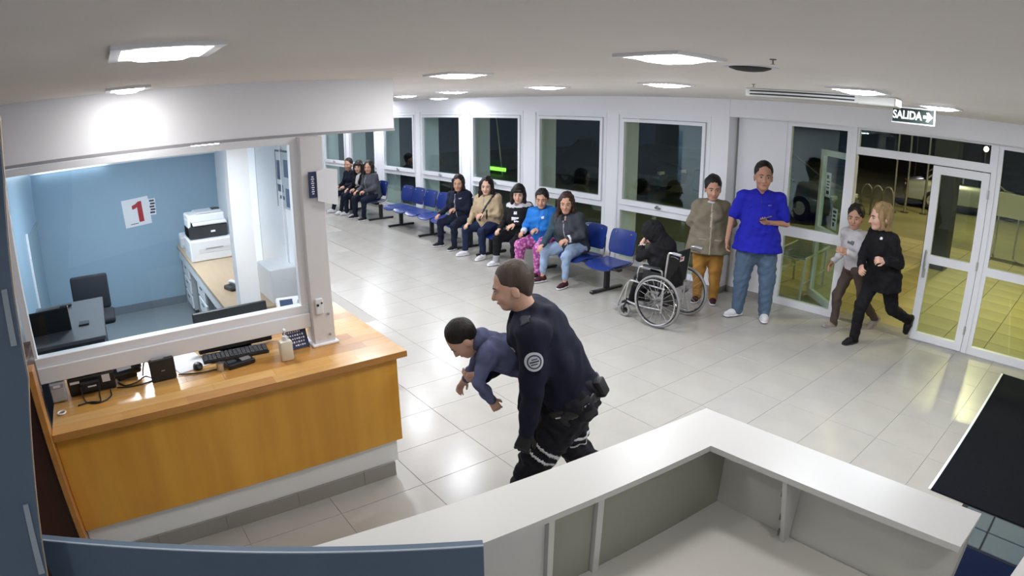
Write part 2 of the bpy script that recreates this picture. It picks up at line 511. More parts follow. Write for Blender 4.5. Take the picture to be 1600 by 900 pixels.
t = empty('ceiling_vent', (-1.34, 2.22, CEIL)); tag(t, 'dark round ceiling vent near the wide bright panel', 'vent')
MB().lathe([(0.115, 0), (0.115, -0.002), (0.095, -0.003), (0.09, -0.001)], 28).build('rim', M_whiteplastic, t, True)
MB().lathe([(0.088, -0.001), (0.085, -0.006), (0.06, -0.014), (0.03, -0.018)], 24).build('core', M_blackm, t, True)
SPR = 0.5
for k, (x, y) in enumerate([(-1.065, 1.913), (-2.0, 3.36)]):
    t = empty('sprinkler', (x, y, CEIL)); tag(t, 'tiny steel sprinkler head on the ceiling ' + ('past the dark vent' if k == 0 else 'by the long air conditioner'), 'sprinkler')
    MB().lathe([(0.012, 0), (0.012, -0.003), (0.003, -0.004), (0.003, -0.012)], 14).build('stem', M_dsteel, t, True)
    MB().lathe([(0.003, -0.012), (0.003, -0.016), (0.008, -0.017), (0.008, -0.018)], 12).build('deflector', M_dsteel, t, True)

# ceiling-mounted air conditioner
ac = empty('air_conditioner', (-1.84, 4.02, CEIL), math.radians(9)); tag(ac, 'long slim white air conditioner mounted under the ceiling before the entrance', 'air conditioner')
MB().box((0, 0, -0.028), (1.04, 0.26, 0.056), bev=0.006).build('body', mat('ac_white', (0.62, 0.62, 0.60), 0.45), ac)
MB().box((0.40, 0.0, -0.030), (0.25, 0.268, 0.060), bev=0.008).build('end_cover', mat('ac_cover', (0.56, 0.56, 0.53), 0.45), ac)
for z in (-0.018, -0.040):
    MB().box((-0.115, -0.131, z), (0.74, 0.006, 0.009)).build('air_slot', M_blackm, ac)
MB().box((-0.115, -0.132, -0.029), (0.74, 0.008, 0.006)).build('louver', M_whiteplastic, ac)

# exit sign
sg = empty('exit_sign', (-1.482, 5.0, 2.36), math.radians(4)); tag(sg, 'hanging black exit sign reading SALIDA with a white arrow', 'sign')
MB().box((0, 0, 0), (0.355, 0.02, 0.128), bev=0.004).build('frame', M_whiteplastic, sg)
MB().box((0, -0.011, 0), (0.335, 0.004, 0.108)).build('face', mat('sign_black', (0.008, 0.016, 0.014), 0.4), sg)
M_signw = mat('sign_white', (0.85, 0.87, 0.85), 0.5, emit=(1, 1, 1), estr=0.35)
text_mesh('lettering', 'SALIDA', 0.088, M_signw, basis((0.82, 0, 0), (0, 0, 1.0), (0, -1, 0), (-0.048, -0.0135, 0.0)), sg, 0.0008, 0.0022)
ar = [(-0.035, -0.011), (0.0, -0.011), (-0.012, -0.033), (0.006, -0.037), (0.042, 0), (0.006, 0.037), (-0.012, 0.033), (0.0, 0.011), (-0.035, 0.011)]
MB().prism(ar, 0, 0.0016, basis((1, 0, 0), (0, 0, 1), (0, -1, 0), (0.118, -0.0135, 0))).build('arrow', M_signw, sg)
for s_ in (-1, 1): MB().cyl((0.12 * s_, 0, 0.064), (0.12 * s_, 0, 0.08), 0.006).build('hanger', M_steel, sg)
# ================================================================ reception desk and its window
M_oak = wood_mat('honey_veneer', (0.80, 0.40, 0.048), (0.68, 0.31, 0.033), (2.5, 2.5, 0.25), 0.32, 0.25, 4.0)
OAKS = [wood_mat('honey_stave_%d' % k, c, tuple(v * 0.82 for v in c), (6, 0.8, 6), 0.27, 0.15, 4.0) for k, c in enumerate([(0.62, 0.325, 0.085), (0.57, 0.285, 0.066), (0.49, 0.225, 0.052), (0.66, 0.375, 0.125)])]
M_oakedge = wood_mat('honey_edge', (0.55, 0.25, 0.055), (0.46, 0.19, 0.04), (4, 0.6, 4), 0.3, 0.3, 4.0)
M_dbrown = wood_mat('shaded_brown_board', (0.060, 0.016, 0.004), (0.045, 0.011, 0.003), (3, 3, 0.4), 0.45, 0.1, 4.0)  # brown wood with the shade put into its colour
desk = empty('reception_desk', (-3.58, 0.53, 0)); tag(desk, 'honey wood reception desk with white plinth under the glass window', 'desk')
def D(mb, name, m, parent=desk, smooth=False):
    o = mb.build(name, m, parent, smooth)
    if parent is desk: o.location = (3.58, -0.53, 0)
    return o
D(MB().bx(-3.085, -3.065, -0.471, 1.487, 0.262, 0.832, 0.002), 'front_panel', M_oak)
D(MB().bx(-4.10, -3.085, 1.462, 1.487, 0.262, 0.832), 'side_panel', M_oak)
D(MB().bx(-4.10, -3.10, -0.471, 1.46, 0.10, 0.262), 'plinth', mat('plinth_white', (0.88, 0.88, 0.87), 0.5))
for y0, y1 in [(-0.471, -0.10), (-0.098, 0.31), (0.312, 0.765), (0.767, 1.205), (1.207, 1.43)]:
    D(MB().bx(-3.105, -3.085, y0, y1, 0.0, 0.10), 'skirting_tile', mat('skirting_tile', (0.33, 0.31, 0.28), 0.4))
D(MB().bx(-4.10, -3.105, -0.43, 1.43, 0.0, 0.10), 'base', M_skirt)
top = D(MB().bx(-4.16, -3.01, -0.47, 1.53, 0.832, 0.866), 'worktop', M_oakedge)
nst = 12
for r in range(nst):
    x0 = -4.16 + r * 1.15 / nst
    y = -0.47 - random.random() * 0.3
    while y < 1.53:
        L = random.uniform(0.32, 0.62)
        a, c = max(y, -0.47), min(y + L, 1.53)
        if c - a > 0.03:
            o = MB().bx(x0 + 0.0004, x0 + 1.15 / nst - 0.0004, a + 0.0004, c - 0.0004, 0.864, 0.870).build('stave', random.choice(OAKS), top)
        y += L
# end gable of the desk and the board with painted shade beside it
t = MB().bx(-3.085, -2.985, -0.505, -0.472, 0, 1.22, 0.003).build('gable_board', M_oakedge)
tag(t, 'upright honey wood gable board closing the end of the reception desk', 'board')
t = empty('shaded_cabinet', (-3.2, -0.9, 0)); tag(t, 'brown wooden cabinet side with painted-in shade beside the blue partition', 'cabinet')
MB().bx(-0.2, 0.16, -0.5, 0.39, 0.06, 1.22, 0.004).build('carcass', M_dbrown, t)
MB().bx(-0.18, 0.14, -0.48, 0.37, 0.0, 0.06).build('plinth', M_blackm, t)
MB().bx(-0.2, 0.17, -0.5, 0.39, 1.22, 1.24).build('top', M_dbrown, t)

# reception window: frame, bar, post, glass
rw = empty('reception_window', (-3.45, 0.3, 0)); tag(rw, 'white framed reception window standing over the wooden desk', 'window')
def RW(mb, name, m, parent=rw):
    o = mb.build(name, m, parent)
    if parent is rw: o.location = (3.45, -0.3, 0)
    return o
RW(MB().bx(-3.49, -3.42, -0.54, 1.10, 0.985, 1.075, 0.004), 'sill_bar', M_frame)
RW(MB().bx(-3.50, -3.435, -0.54, 1.10, 1.075, 1.125, 0.003), 'bottom_rail', M_frame)
RW(MB().bx(-3.49, -3.44, -0.54, 1.10, 2.075, 2.112), 'top_rail', M_frame)
RW(MB().bx(-3.49, -3.44, -0.54, -0.50, 1.125, 2.075), 'stile', M_frame)
RW(MB().bx(-3.49, -3.44, 1.055, 1.10, 1.125, 2.075), 'stile', M_frame)
post = RW(MB().bx(-3.52, -3.385, 1.10, 1.235, 0.87, 2.112, 0.003), 'post', mat('post_white', (0.70, 0.69, 0.70), 0.45))
o = MB().bx(-3.54, -3.365, 1.08, 1.25, 0.870, 0.885, 0.003).build('base_plate', M_frame, post)
for z in (0.93, 1.06):
    MB().cyl((-3.385, 1.20, z), (-3.379, 1.20, z), 0.008).build('screw', M_greyplastic, post)
RW(MB().bx(-3.469, -3.462, -0.505, 1.06, 1.12, 2.08), 'pane', M_glass2)
ic = empty('door_buzzer', (-3.375, 1.145, 1.12)); tag(ic, 'small white buzzer box fixed to the white window post', 'buzzer')
MB().box((0, 0, 0), (0.018, 0.05, 0.10), bev=0.006).build('body', M_whiteplastic, ic)
MB().cyl((0.009, -0.012, 0.01), (0.013, -0.012, 0.01), 0.008).build('button', M_black, ic)
MB().cyl((0.009, 0.014, 0.02), (0.012, 0.014, 0.02), 0.006).build('lens', M_black, ic)

# flag sign on the post
fs = empty('post_sign', (-3.37, 1.235, 1.83)); tag(fs, 'blank white sheet with a navy strip projecting from the window post', 'sign')
M_navyprint = mat('navy_print', (0.012, 0.022, 0.09), 0.5)
MB().box((0, -0.075, 0.01), (0.006, 0.045, 0.148)).build('navy_strip', M_navyprint, fs)
q = MB()
for k in range(9):
    q.box((0.0035, -0.075, 0.055 - k * 0.012), (0.001, 0.012 + 0.006 * (k % 2), 0.006))
q.build('strip_print', M_paper, fs)
MB().prism([(-0.05, -0.085), (0.072, -0.122), (0.078, 0.085), (0.045, 0.092), (0.0, 0.098), (-0.05, 0.085)], -0.003, 0.003, basis((0, 1, 0), (0, 0, 1), (1, 0, 0), (0.006, 0.0, 0.0))).build('sheet', M_paper, fs)

# ---------------------------------------------------------------- things on the reception desk
ZT = 0.8702
def screen_label(parent, x, y, z, w, hgt):
    MB().bx(x, x + 0.001, y - w / 2, y + w / 2, z - hgt / 2, z + hgt / 2).build('sticker', M_paper, parent)
# grey mini computer
t = empty('mini_computer', (-3.455, -0.40, ZT)); tag(t, 'grey upright mini computer at the gable end of the desk', 'computer')
MB().box((0, -0.03, 0.055), (0.10, 0.085, 0.11), bev=0.006).build('case', M_greyplastic, t)
MB().box((0.051, -0.03, 0.045), (0.003, 0.075, 0.07), bev=0.001).build('vent_panel', mat('pale_grey', (0.45, 0.45, 0.47), 0.4), t)
MB().box((0.052, -0.03, 0.093), (0.004, 0.04, 0.012)).build('badge', M_paper, t)
# black device turned away
t = empty('black_device', (-3.46, -0.235, ZT)); tag(t, 'flat black device turned away with white label on its back', 'device')
MB().box((0, 0, 0.056), (0.05, 0.27, 0.108), (0, math.radians(10), 0), bev=0.006).build('housing', M_black, t)
MB().box((0.035, -0.01, 0.05), (0.025, 0.11, 0.06), (0, math.radians(10), 0), bev=0.006).build('back_bulge', M_blackm, t)
R10 = Euler((0, math.radians(10), 0)).to_matrix()
MB().box((0.031, 0.085, 0.075), (0.002, 0.045, 0.045), R10).build('label', M_paper, t)
MB().box((0.031, -0.095, 0.082), (0.002, 0.055, 0.014), R10).build('strip', M_paper, t)
MB().box((0.049, 0.0, 0.052), (0.002, 0.05, 0.008), R10).build('lettering', M_paper, t)
# desk phone
t = empty('desk_phone', (-3.545, -0.03, ZT), math.radians(12)); tag(t, 'black desk phone with a pale screen behind the glass bar', 'phone')
MB().box((0, 0, 0.07), (0.10, 0.17, 0.03), (0, math.radians(55), 0), bev=0.008).build('body', M_black, t)
MB().box((0.035, -0.02, 0.095), (0.004, 0.085, 0.055), (0, math.radians(-35), 0)).build('screen', mat('lcd_pale', (0.55, 0.60, 0.72), 0.3), t)
MB().tube([(-0.02, 0.06, 0.12), (0.0, 0.07, 0.14), (0.02, 0.075, 0.11), (0.04, 0.075, 0.06)], 0.014, 8).build('handset', M_black, t, True)
MB().box((-0.02, 0, 0.02), (0.07, 0.12, 0.04), bev=0.006).build('stand', M_black, t)
# small router-like box
t = empty('router_box', (-3.397, 0.175, ZT), math.radians(2)); tag(t, 'square black network box standing upright on the desk', 'router')
MB().box((0, 0, 0.065), (0.030, 0.145, 0.13), bev=0.006).build('case', M_black, t)
MB().bx(0.015, 0.017, -0.01, 0.012, 0.06, 0.064).build('lettering', M_greyplastic, t)
MB().box((0.0, -0.02, 0.132), (0.02, 0.07, 0.006)).build('vent', M_greyplastic, t)
# papers
t = MB().box((0, 0, 0.002), (0.30, 0.20, 0.003)).build('paper_sheet', M_paper, loc=(-3.60, 0.335, ZT), rz=0.25); tag(t, 'loose white sheets of paper beside the computer mouse', 'paper')
t = empty('computer_mouse', (-3.46, 0.385, ZT)); tag(t, 'small black computer mouse at the end of the keyboard', 'mouse')
MB().ball((0, 0, 0.012), 0.04, (1.2, 0.75, 0.55)).build('shell', M_black, t, True)
MB().cyl((0.02, -0.006, 0.033), (0.02, 0.006, 0.033), 0.007).build('wheel', M_greyplastic, t)
# keyboard with keys
def keyboard(loc, rz, label, w=0.40, d=0.125, rows=5, cols=15):
    t = empty('keyboard', loc, rz); tag(t, label, 'keyboard')
    MB().box((0, 0, 0.009), (d, w, 0.018), bev=0.004).build('case', M_black, t)
    kk = MB()
    for r in range(rows):
        for c in range(cols):
            kk.box((-d / 2 + (r + 0.8) * d / (rows + 0.6), -w / 2 + (c + 0.75) * w / (cols + 0.5), 0.0205), (d / (rows + 0.6) * 0.78, w / (cols + 0.5) * 0.78, 0.006))
    o = kk.build('keys', mat('key_grey', (0.07, 0.07, 0.08), 0.5), t); o['kind'] = 'stuff'
    return t
keyboard((-3.53, 0.63, ZT), -0.08, 'long black computer keyboard under the reception glass bar')
# card reader and its stub
t = empty('card_reader', (-3.37, 0.60, ZT), math.radians(10)); tag(t, 'black card terminal lying before the keyboard', 'card reader')
MB().box((0, 0.02, 0.015), (0.085, 0.17, 0.03), bev=0.006).build('body', M_black, t)
MB().box((0.005, 0.055, 0.032), (0.045, 0.06, 0.004)).build('keypad', M_greyplastic, t)
MB().box((-0.005, -0.03, 0.032), (0.035, 0.05, 0.003)).build('display', mat('lcd_dark', (0.10, 0.12, 0.14), 0.2), t)
MB().cyl((0.0, -0.10, 0.0), (0.0, -0.10, 0.045), 0.024, seg=16).build('paper_roll', M_steel, t, True)
# monitor facing the staff, its top edge above the bar
t = empty('monitor', (-3.66, 0.66, ZT)); tag(t, 'wide black monitor behind the keyboard, crossed by the white glass bar', 'monitor')
MB().box((0, 0, 0.135), (0.035, 0.47, 0.25), (0, math.radians(-10), 0), bev=0.006).build('housing', M_black, t)
MB().box((-0.01, 0, 0.03), (0.03, 0.06, 0.06)).build('neck', M_black, t)
MB().box((0, 0, 0.005), (0.15, 0.2, 0.01), bev=0.003).build('foot', M_black, t)
# hand sanitizer
t = empty('sanitizer_bottle', (-3.285, 0.885, ZT)); tag(t, 'clear square pump bottle of hand sanitizer on the desk', 'bottle')
MB().box((0, 0, 0.06), (0.055, 0.075, 0.12), bev=0.01, seg=2).build('bottle', mat('gel_plastic', (0.70, 0.66, 0.56), 0.2, alpha=0.8), t, True)
MB().cyl((0, 0, 0.118), (0, 0, 0.145), 0.018, 0.015, 16).build('collar', M_whiteplastic, t, True)
MB().cyl((0, 0, 0.145), (0, 0, 0.175), 0.005).tube([(0, 0, 0.175), (0.0, 0, 0.185), (0.03, 0, 0.182)], 0.008, 8).build('pump', M_whiteplastic, t, True)
# navy desk sign
t = empty('desk_sign', (-3.435, 0.995, ZT), math.radians(4)); tag(t, 'navy table sign with white handwriting beside the post', 'sign')
MB().box((0, 0, 0.055), (0.006, 0.15, 0.118), (0, math.radians(-24), 0)).build('board', M_navyprint, t)
MB().prism([(-0.01, 0.0), (-0.09, 0.0), (-0.04, 0.11)], -0.06, 0.06, basis((1, 0, 0), (0, 0, 1), (0, 1, 0), (0, 0, 0))).build('stand', M_black, t)
q = MB()
R = Euler((0, math.radians(-24), 0)).to_matrix()
for k, (w_, off) in enumerate([(0.10, -0.01), (0.11, 0.0), (0.085, 0.015), (0.11, 0.0), (0.07, 0.02)]):
    n_ = int(w_ / 0.014)
    for i in range(n_):
        p = R @ Vector((0.0035, off - w_ / 2 + (i + 0.5) * w_ / n_, 0.045 - k * 0.021))
        q.box((p.x, p.y, p.z + 0.055), (0.001, 0.0095 - 0.004 * ((i + k) % 3 == 0), 0.008 + 0.003 * ((i * 7 + k) % 2)), R)
q.build('writing', M_paper, t)
# payment terminal on the staff side
t = empty('payment_terminal', (-4.0, 1.17, ZT), math.radians(-10)); tag(t, 'white payment terminal with dark screen and round dial inside the glass', 'terminal')
MB().box((0, 0, 0.095), (0.11, 0.24, 0.035), (0, math.radians(50), 0), bev=0.008).build('body', M_whiteplastic, t)
MB().box((0.016, -0.05, 0.106), (0.07, 0.09, 0.004), (0, math.radians(50), 0)).build('screen', mat('lcd_navy', (0.04, 0.06, 0.14), 0.2), t)
MB().cyl((0.010, 0.06, 0.100), (0.022, 0.06, 0.112), 0.034, seg=18).build('dial', M_greyplastic, t, True)
MB().box((-0.02, 0, 0.035), (0.06, 0.15, 0.07)).build('foot', M_whiteplastic, t)
# cables on the desk
def cable(label, pts, r=0.004, m=None):
    t = MB().tube(pts, r, 6).build('cable', m or M_black, smooth=True)
    tag(t, label, 'cable', 'black cables on the reception desk')
    return t
z = ZT + 0.005
def spl(P, n=6):
    out = []
    P = [Vector(p) for p in P]
    for i in range(len(P) - 1):
        p0, p1, p2, p3 = P[max(i - 1, 0)], P[i], P[i + 1], P[min(i + 2, len(P) - 1)]
        for k in range(n):
            s = k / n
            out.append(0.5 * ((2 * p1) + (-p0 + p2) * s + (2 * p0 - 5 * p1 + 4 * p2 - p3) * s * s + (-p0 + 3 * p1 - 3 * p2 + p3) * s ** 3))
    out.append(P[-1])
    return out
cable('black cable looping before the monitor with the white label', spl([(-3.41, -0.30, ZT + 0.06), (-3.35, -0.29, z), (-3.29, -0.25, z), (-3.28, -0.19, z), (-3.33, -0.14, z), (-3.42, -0.14, z)]))
cable('thin black cable dropping from the label monitor to the desk edge', spl([(-3.40, -0.20, ZT + 0.05), (-3.33, -0.20, z + 0.02), (-3.29, -0.205, z), (-3.31, -0.26, z), (-3.30, -0.33, z)]))
cable('black cable tangle between the desk phone and the network box', spl([(-3.50, -0.09, z), (-3.43, -0.05, z), (-3.42, 0.02, z + 0.01), (-3.45, 0.07, z + 0.02), (-3.43, 0.11, z), (-3.40, 0.06, z), (-3.40, -0.03, z), (-3.43, -0.10, z)]))
cable('black cable arching from the network box to the desk phone', spl([(-3.52, 0.06, z), (-3.50, 0.08, z + 0.08), (-3.46, 0.11, z + 0.09), (-3.44, 0.13, z + 0.03), (-3.42, 0.20, z)]))
cable('black lead running from the mouse along the desk', spl([(-3.42, 0.26, z), (-3.38, 0.36, z), (-3.37, 0.43, z), (-3.37, 0.50, z)]))
t = MB().torus((0, 0, 0.006), 0.022, 0.005, 'z', 20, 6).build('tape_roll', M_whiteplastic, loc=(-3.25, -0.42, ZT), smooth=True); tag(t, 'small clear tape roll lying near the desk gable', 'tape')

# ================================================================ inside the office
M_bdesk = mat('black_desk', (0.018, 0.021, 0.027), 0.4)
t = empty('office_desk', (-5.55, -0.44, 0)); tag(t, 'small black desk inside the office behind the glass', 'desk')
MB().bx(-0.62, 0.62, -0.36, 0.30, 0.69, 0.72, 0.004).build('top', mat('black_desk_top', (0.075, 0.08, 0.09), 0.35), t)
MB().bx(-0.60, 0.60, 0.26, 0.28, 0.12, 0.69).build('modesty_panel', M_bdesk, t)
MB().bx(0.58, 0.61, -0.34, 0.27, 0.0, 0.69).build('side_panel', M_bdesk, t)
MB().bx(-0.61, -0.58, -0.34, 0.27, 0.0, 0.69).build('side_panel', M_bdesk, t)
MB().box((0.2, 0.12, 0.728), (0.10, 0.09, 0.015), bev=0.004).build('cable_tray', M_black, t)
t = empty('laptop', (-5.35, -0.60, 0.72), math.radians(4)); tag(t, 'open black laptop with its lid towards the window', 'laptop')
MB().box((-0.02, 0, 0.012), (0.24, 0.34, 0.02), bev=0.004).build('base', M_black, t)
MB().box((0.14, 0, 0.115), (0.012, 0.34, 0.22), (0, math.radians(22), 0), bev=0.004).build('lid', M_black, t)
MB().box((0.125, 0.172, 0.115), (0.006, 0.006, 0.22), (0, math.radians(22), 0)).build('lid_edge', M_whiteplastic, t)
t = empty('desk_tray', (-6.0, -0.62, 0.72), 0.1); tag(t, 'low black paper tray at the far edge of the office desk', 'tray')
MB().box((0, 0, 0.008), (0.10, 0.30, 0.016), bev=0.004).build('base', M_black, t)
MB().box((0.02, 0.12, 0.022), (0.05, 0.12, 0.02), bev=0.004).build('organiser', M_black, t)
# office chair
t = empty('office_chair', (-6.68, -0.27, 0), math.radians(0)); tag(t, 'black padded office chair behind the small black desk', 'chair')
MB().box((-0.05, 0, 0.645), (0.06, 0.40, 0.36), (0, math.radians(-6), math.radians(-5)), bev=0.025, seg=3).build('backrest', mat('black_fabric', (0.010, 0.012, 0.020), 0.85), t, True)
MB().box((0.20, 0, 0.44), (0.42, 0.44, 0.07), bev=0.03, seg=3).build('seat', mat('black_fabric2', (0.012, 0.013, 0.018), 0.85), t, True)
MB().cyl((0.18, 0, 0.08), (0.18, 0, 0.41), 0.03).build('column', M_dsteel, t, True)
MB().box((0.0, 0, 0.40), (0.36, 0.06, 0.02)).box((-0.06, 0, 0.5), (0.02, 0.06, 0.22)).build('back_bracket', M_black, t)
for k in range(5):
    a = 2 * PI * k / 5 + 0.3
    p = (0.18 + 0.27 * math.cos(a), 0.27 * math.sin(a), 0.065)
    l = MB().cyl((0.18, 0, 0.09), p, 0.022, 0.015, 8).build('base_arm', M_black, t, True)
    MB().cyl((p[0], p[1] - 0.02, 0.03), (p[0], p[1] + 0.02, 0.03), 0.028, seg=12).build('caster', M_black, l, True)

# long side desk with drawers
M_beige = wood_mat('pale_maple', (0.52, 0.38, 0.25), (0.46, 0.33, 0.21), (0.8, 5, 5), 0.35, 0.1, 4.0)
sd = empty('side_desk', (-6.4, 1.1, 0)); tag(sd, 'long pale maple side desk along the office wall', 'desk')
MB().bx(-1.58, 1.66, -0.25, 0.345, 0.715, 0.75, 0.003).build('top', M_beige, sd)
MB().bx(-1.55, 1.65, -0.235, -0.215, 0.60, 0.715).build('apron', M_whiteplastic, sd)
for x in (-1.5, -0.4, 0.75, 1.62):
    MB().bx(x - 0.015, x + 0.015, -0.22, 0.33, 0.0, 0.715).build('panel_leg', mat('panel_grey', (0.24, 0.26, 0.29), 0.4), sd)
for x0, x1 in [(-1.42, -0.95), (-0.3, 0.2), (0.86, 1.3)]:
    dd = MB().bx(x0, x1, -0.20, 0.30, 0.06, 0.60).build('drawer_unit', mat('drawer_grey', (0.40, 0.43, 0.47), 0.4), sd)
    for z0 in (0.08, 0.26, 0.44):
        MB().bx(x0 + 0.01, x1 - 0.01, -0.218, -0.20, z0, z0 + 0.15, 0.002).build('drawer', M_whiteplastic, dd)
        MB().bx((x0 + x1) / 2 - 0.06, (x0 + x1) / 2 + 0.06, -0.226, -0.218, z0 + 0.10, z0 + 0.112).build('handle', M_dsteel, dd)
# printer standing on a white box
t = empty('printer_box', (-7.02, 1.12, 0.75)); tag(t, 'white printer cabinet on the side desk carrying the black printer', 'printer')
MB().box((0, 0, 0.115), (0.46, 0.50, 0.23), bev=0.012).build('body', M_whiteplastic, t)
MB().box((0.231, 0.02, 0.115), (0.003, 0.36, 0.05), bev=0.001).build('drawer_front', mat('pale_plastic', (0.66, 0.67, 0.72), 0.35), t)
MB().box((0.234, 0.02, 0.135), (0.004, 0.20, 0.012)).build('grip', M_greyplastic, t)
t = empty('printer', (-7.06, 1.11, 0.98)); tag(t, 'black and white laser printer stacked on the white cabinet', 'printer')
MB().box((-0.02, 0, 0.07), (0.38, 0.44, 0.14), bev=0.012).build('body', M_black, t)
MB().box((-0.06, -0.005, 0.215), (0.36, 0.42, 0.09), bev=0.014).build('scanner', M_whiteplastic, t)
MB().box((0.13, 0.02, 0.165), (0.10, 0.38, 0.02), (0, math.radians(12), 0), bev=0.004).build('paper_tray', M_whiteplastic, t)
MB().box((-0.02, -0.205, 0.11), (0.34, 0.03, 0.20), bev=0.008).build('side_cover', M_whiteplastic, t)
MB().box((-0.04, 0.03, 0.272), (0.30, 0.30, 0.02), bev=0.006).build('lid', mat('lid_grey', (0.55, 0.57, 0.62), 0.35), t)
MB().box((-0.05, 0.13, 0.288), (0.12, 0.09, 0.014), bev=0.003).build('control_panel', M_black, t)
MB().box((0.171, 0.05, 0.07), (0.003, 0.05, 0.02)).build('badge', M_paper, t)
t = empty('label_printer', (-7.80, 0.98, 0.75)); tag(t, 'small white label printer beside the black and white printer', 'printer')
MB().box((0, 0, 0.08), (0.20, 0.20, 0.15), (0, math.radians(10), 0), bev=0.015).build('body', M_whiteplastic, t)
MB().box((0.10, 0, 0.02), (0.12, 0.18, 0.025), (0, math.radians(14), 0), bev=0.004).build('tray', mat('lid_grey2', (0.50, 0.52, 0.56), 0.35), t)
MB().cyl((0.095, -0.05, 0.11), (0.105, -0.05, 0.11), 0.012).build('button', M_black, t)
MB().cyl((0.095, 0.03, 0.12), (0.105, 0.03, 0.12), 0.008).build('button', M_black, t)
t = empty('telephone', (-5.45, 1.03, 0.75), 0.3); tag(t, 'small dark telephone with white top on the side desk', 'phone')
MB().box((0, 0, 0.02), (0.14, 0.10, 0.04), bev=0.008).build('body', M_black, t)
MB().tube([(-0.07, 0.02, 0.055), (-0.04, 0.02, 0.065), (0.04, 0.02, 0.065), (0.07, 0.02, 0.055)], 0.016, 8).build('handset', M_whiteplastic, t, True)
# paper with the red number on the blue wall
t = empty('number_sheet', (-7.998, 0.40, 1.23), PI / 2); tag(t, 'white sheet with a large red number 1 on the blue wall', 'notice')
Rz = Euler((0, math.radians(-4), 0)).to_matrix().to_4x4()
MB().box((0, -0.002, 0), (0.335, 0.002, 0.34), Rz.to_3x3()).build('sheet', M_paper, t)
one = [(-0.005, -0.125), (0.055, -0.125), (0.055, 0.125), (0.015, 0.125), (-0.02, 0.10), (-0.065, 0.085), (-0.065, 0.04), (-0.03, 0.045), (-0.005, 0.06)]
MB().prism(one, 0, 0.0015, Rz @ basis((1.05, 0, 0), (0, 0, 1), (0, -1, 0), (0.02, -0.0032, 0.0))).build('red_number', mat('red_print', (0.42, 0.006, 0.02), 0.6), t)
MB().box((-0.04, -0.0035, -0.14), (0.10, 0.001, 0.008), Rz.to_3x3()).build('small_print', mat('print_ink', (0.03, 0.03, 0.06), 0.8), t)
t = empty('wall_chart', (-7.998, 0.60, 1.27), PI / 2); tag(t, 'narrow printed strip on the blue wall beside the number sheet', 'notice')
MB().box((0.0, -0.0012, 0), (0.09, 0.002, 0.20)).build('sheet', M_paper, t)
q = MB()
for k in range(5):
    q.box((0.008 * (k % 2), -0.0026, 0.075 - k * 0.036), (0.06, 0.001, 0.022))
q.build('print', mat('print_ink', (0.03, 0.03, 0.06), 0.8), t)
# flush white door and boxes on the right-hand office wall
t = struct(empty('door_3', (-5.35, 1.45, 0)))
MB().bx(-0.45, 0.38, -0.012, 0.0, 0.0, 2.02, 0.002).build('leaf', M_whiteplastic, t)
MB().bx(-0.47, -0.45, -0.016, 0.0, 0.0, 2.04).bx(0.38, 0.40, -0.016, 0.0, 0.0, 2.04).bx(-0.45, 0.38, -0.016, 0.0, 2.02, 2.04).build('casing', M_white, t)
t = MB().box((0, 0, 0.14), (0.42, 0.22, 0.28), bev=0.006).build('white_box', M_whiteplastic, loc=(-4.98, 1.335, 0.751)); tag(t, 'white box on the side desk against the office wall', 'box')
t = empty('reflection_board', (-4.88, 1.446, 1.72)); tag(t, 'painted glass reflection of blue seats on the white office wall', 'painted reflection')  # flat board painted with the seats mirrored in the glass
MB().bx(-0.22, 0.22, -0.006, 0.0, -0.23, 0.23).build('board', mat('reflection_pale', (0.50, 0.54, 0.58), 0.4), t)
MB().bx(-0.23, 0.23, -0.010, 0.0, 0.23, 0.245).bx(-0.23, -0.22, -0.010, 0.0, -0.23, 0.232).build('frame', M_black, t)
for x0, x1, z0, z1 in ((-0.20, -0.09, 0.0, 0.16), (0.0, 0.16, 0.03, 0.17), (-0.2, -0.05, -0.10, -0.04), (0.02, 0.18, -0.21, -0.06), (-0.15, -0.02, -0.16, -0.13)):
    MB().bx(x0, x1, -0.008, -0.006, z0, z1).build('print', mat('reflection_blue', (0.05, 0.09, 0.20), 0.4), t)  # blue blocks imitate the mirrored seats

# ================================================================ white counter in front of the camera
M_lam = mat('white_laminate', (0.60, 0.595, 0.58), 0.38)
M_pan = mat('counter_panel_shaded', (0.30, 0.30, 0.245), 0.45)  # olive-grey has the shade under the ledge put into the colour
ct = empty('white_counter', (-0.8, 1.5, 0)); tag(ct, 'white L-shaped counter with a low inner worktop', 'counter')
def CT(mb, name, m):
    o = mb.build(name, m, ct); o.location = (0.8, -1.5, 0); return o
oc, ic_, oe, ie = (-1.333, 2.09), (-1.127, 1.839), (-0.109, 2.156), (-0.121, 1.906)
ol, il = (-1.500, 0.30), (-1.262, 0.30)
CT(MB().prism([ol, il, (-1.195, 1.123), ic_, ie, oe, oc], 0.975, 1.0), 'ledge', M_lam)
def slab(p, q, t, z0, z1):
    d = Vector((q[0] - p[0], q[1] - p[1])).normalized(); n = Vector((-d.y, d.x)) * t
    return MB().prism([p, q, (q[0] + n.x, q[1] + n.y), (p[0] + n.x, p[1] + n.y)], z0, z1)
CT(slab((-1.315, 0.31), (-1.235, 1.10), 0.02, 0.0, 0.975), 'inner_panel', M_lam)
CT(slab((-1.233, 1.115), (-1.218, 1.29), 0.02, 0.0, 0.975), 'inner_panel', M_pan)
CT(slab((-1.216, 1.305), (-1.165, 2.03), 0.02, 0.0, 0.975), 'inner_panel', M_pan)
CT(slab((-1.165, 2.03), (-0.12, 2.06), 0.02, 0.0, 0.975), 'inner_panel', mat('counter_panel_pale', (0.58, 0.575, 0.54), 0.45))
CT(slab((-1.455, 0.31), (-1.30, 2.07), 0.02, 0.0, 0.975), 'front_panel', M_lam)
CT(slab((-1.31, 2.075), (-0.115, 2.14), 0.015, 0.0, 0.975), 'front_panel', M_lam)
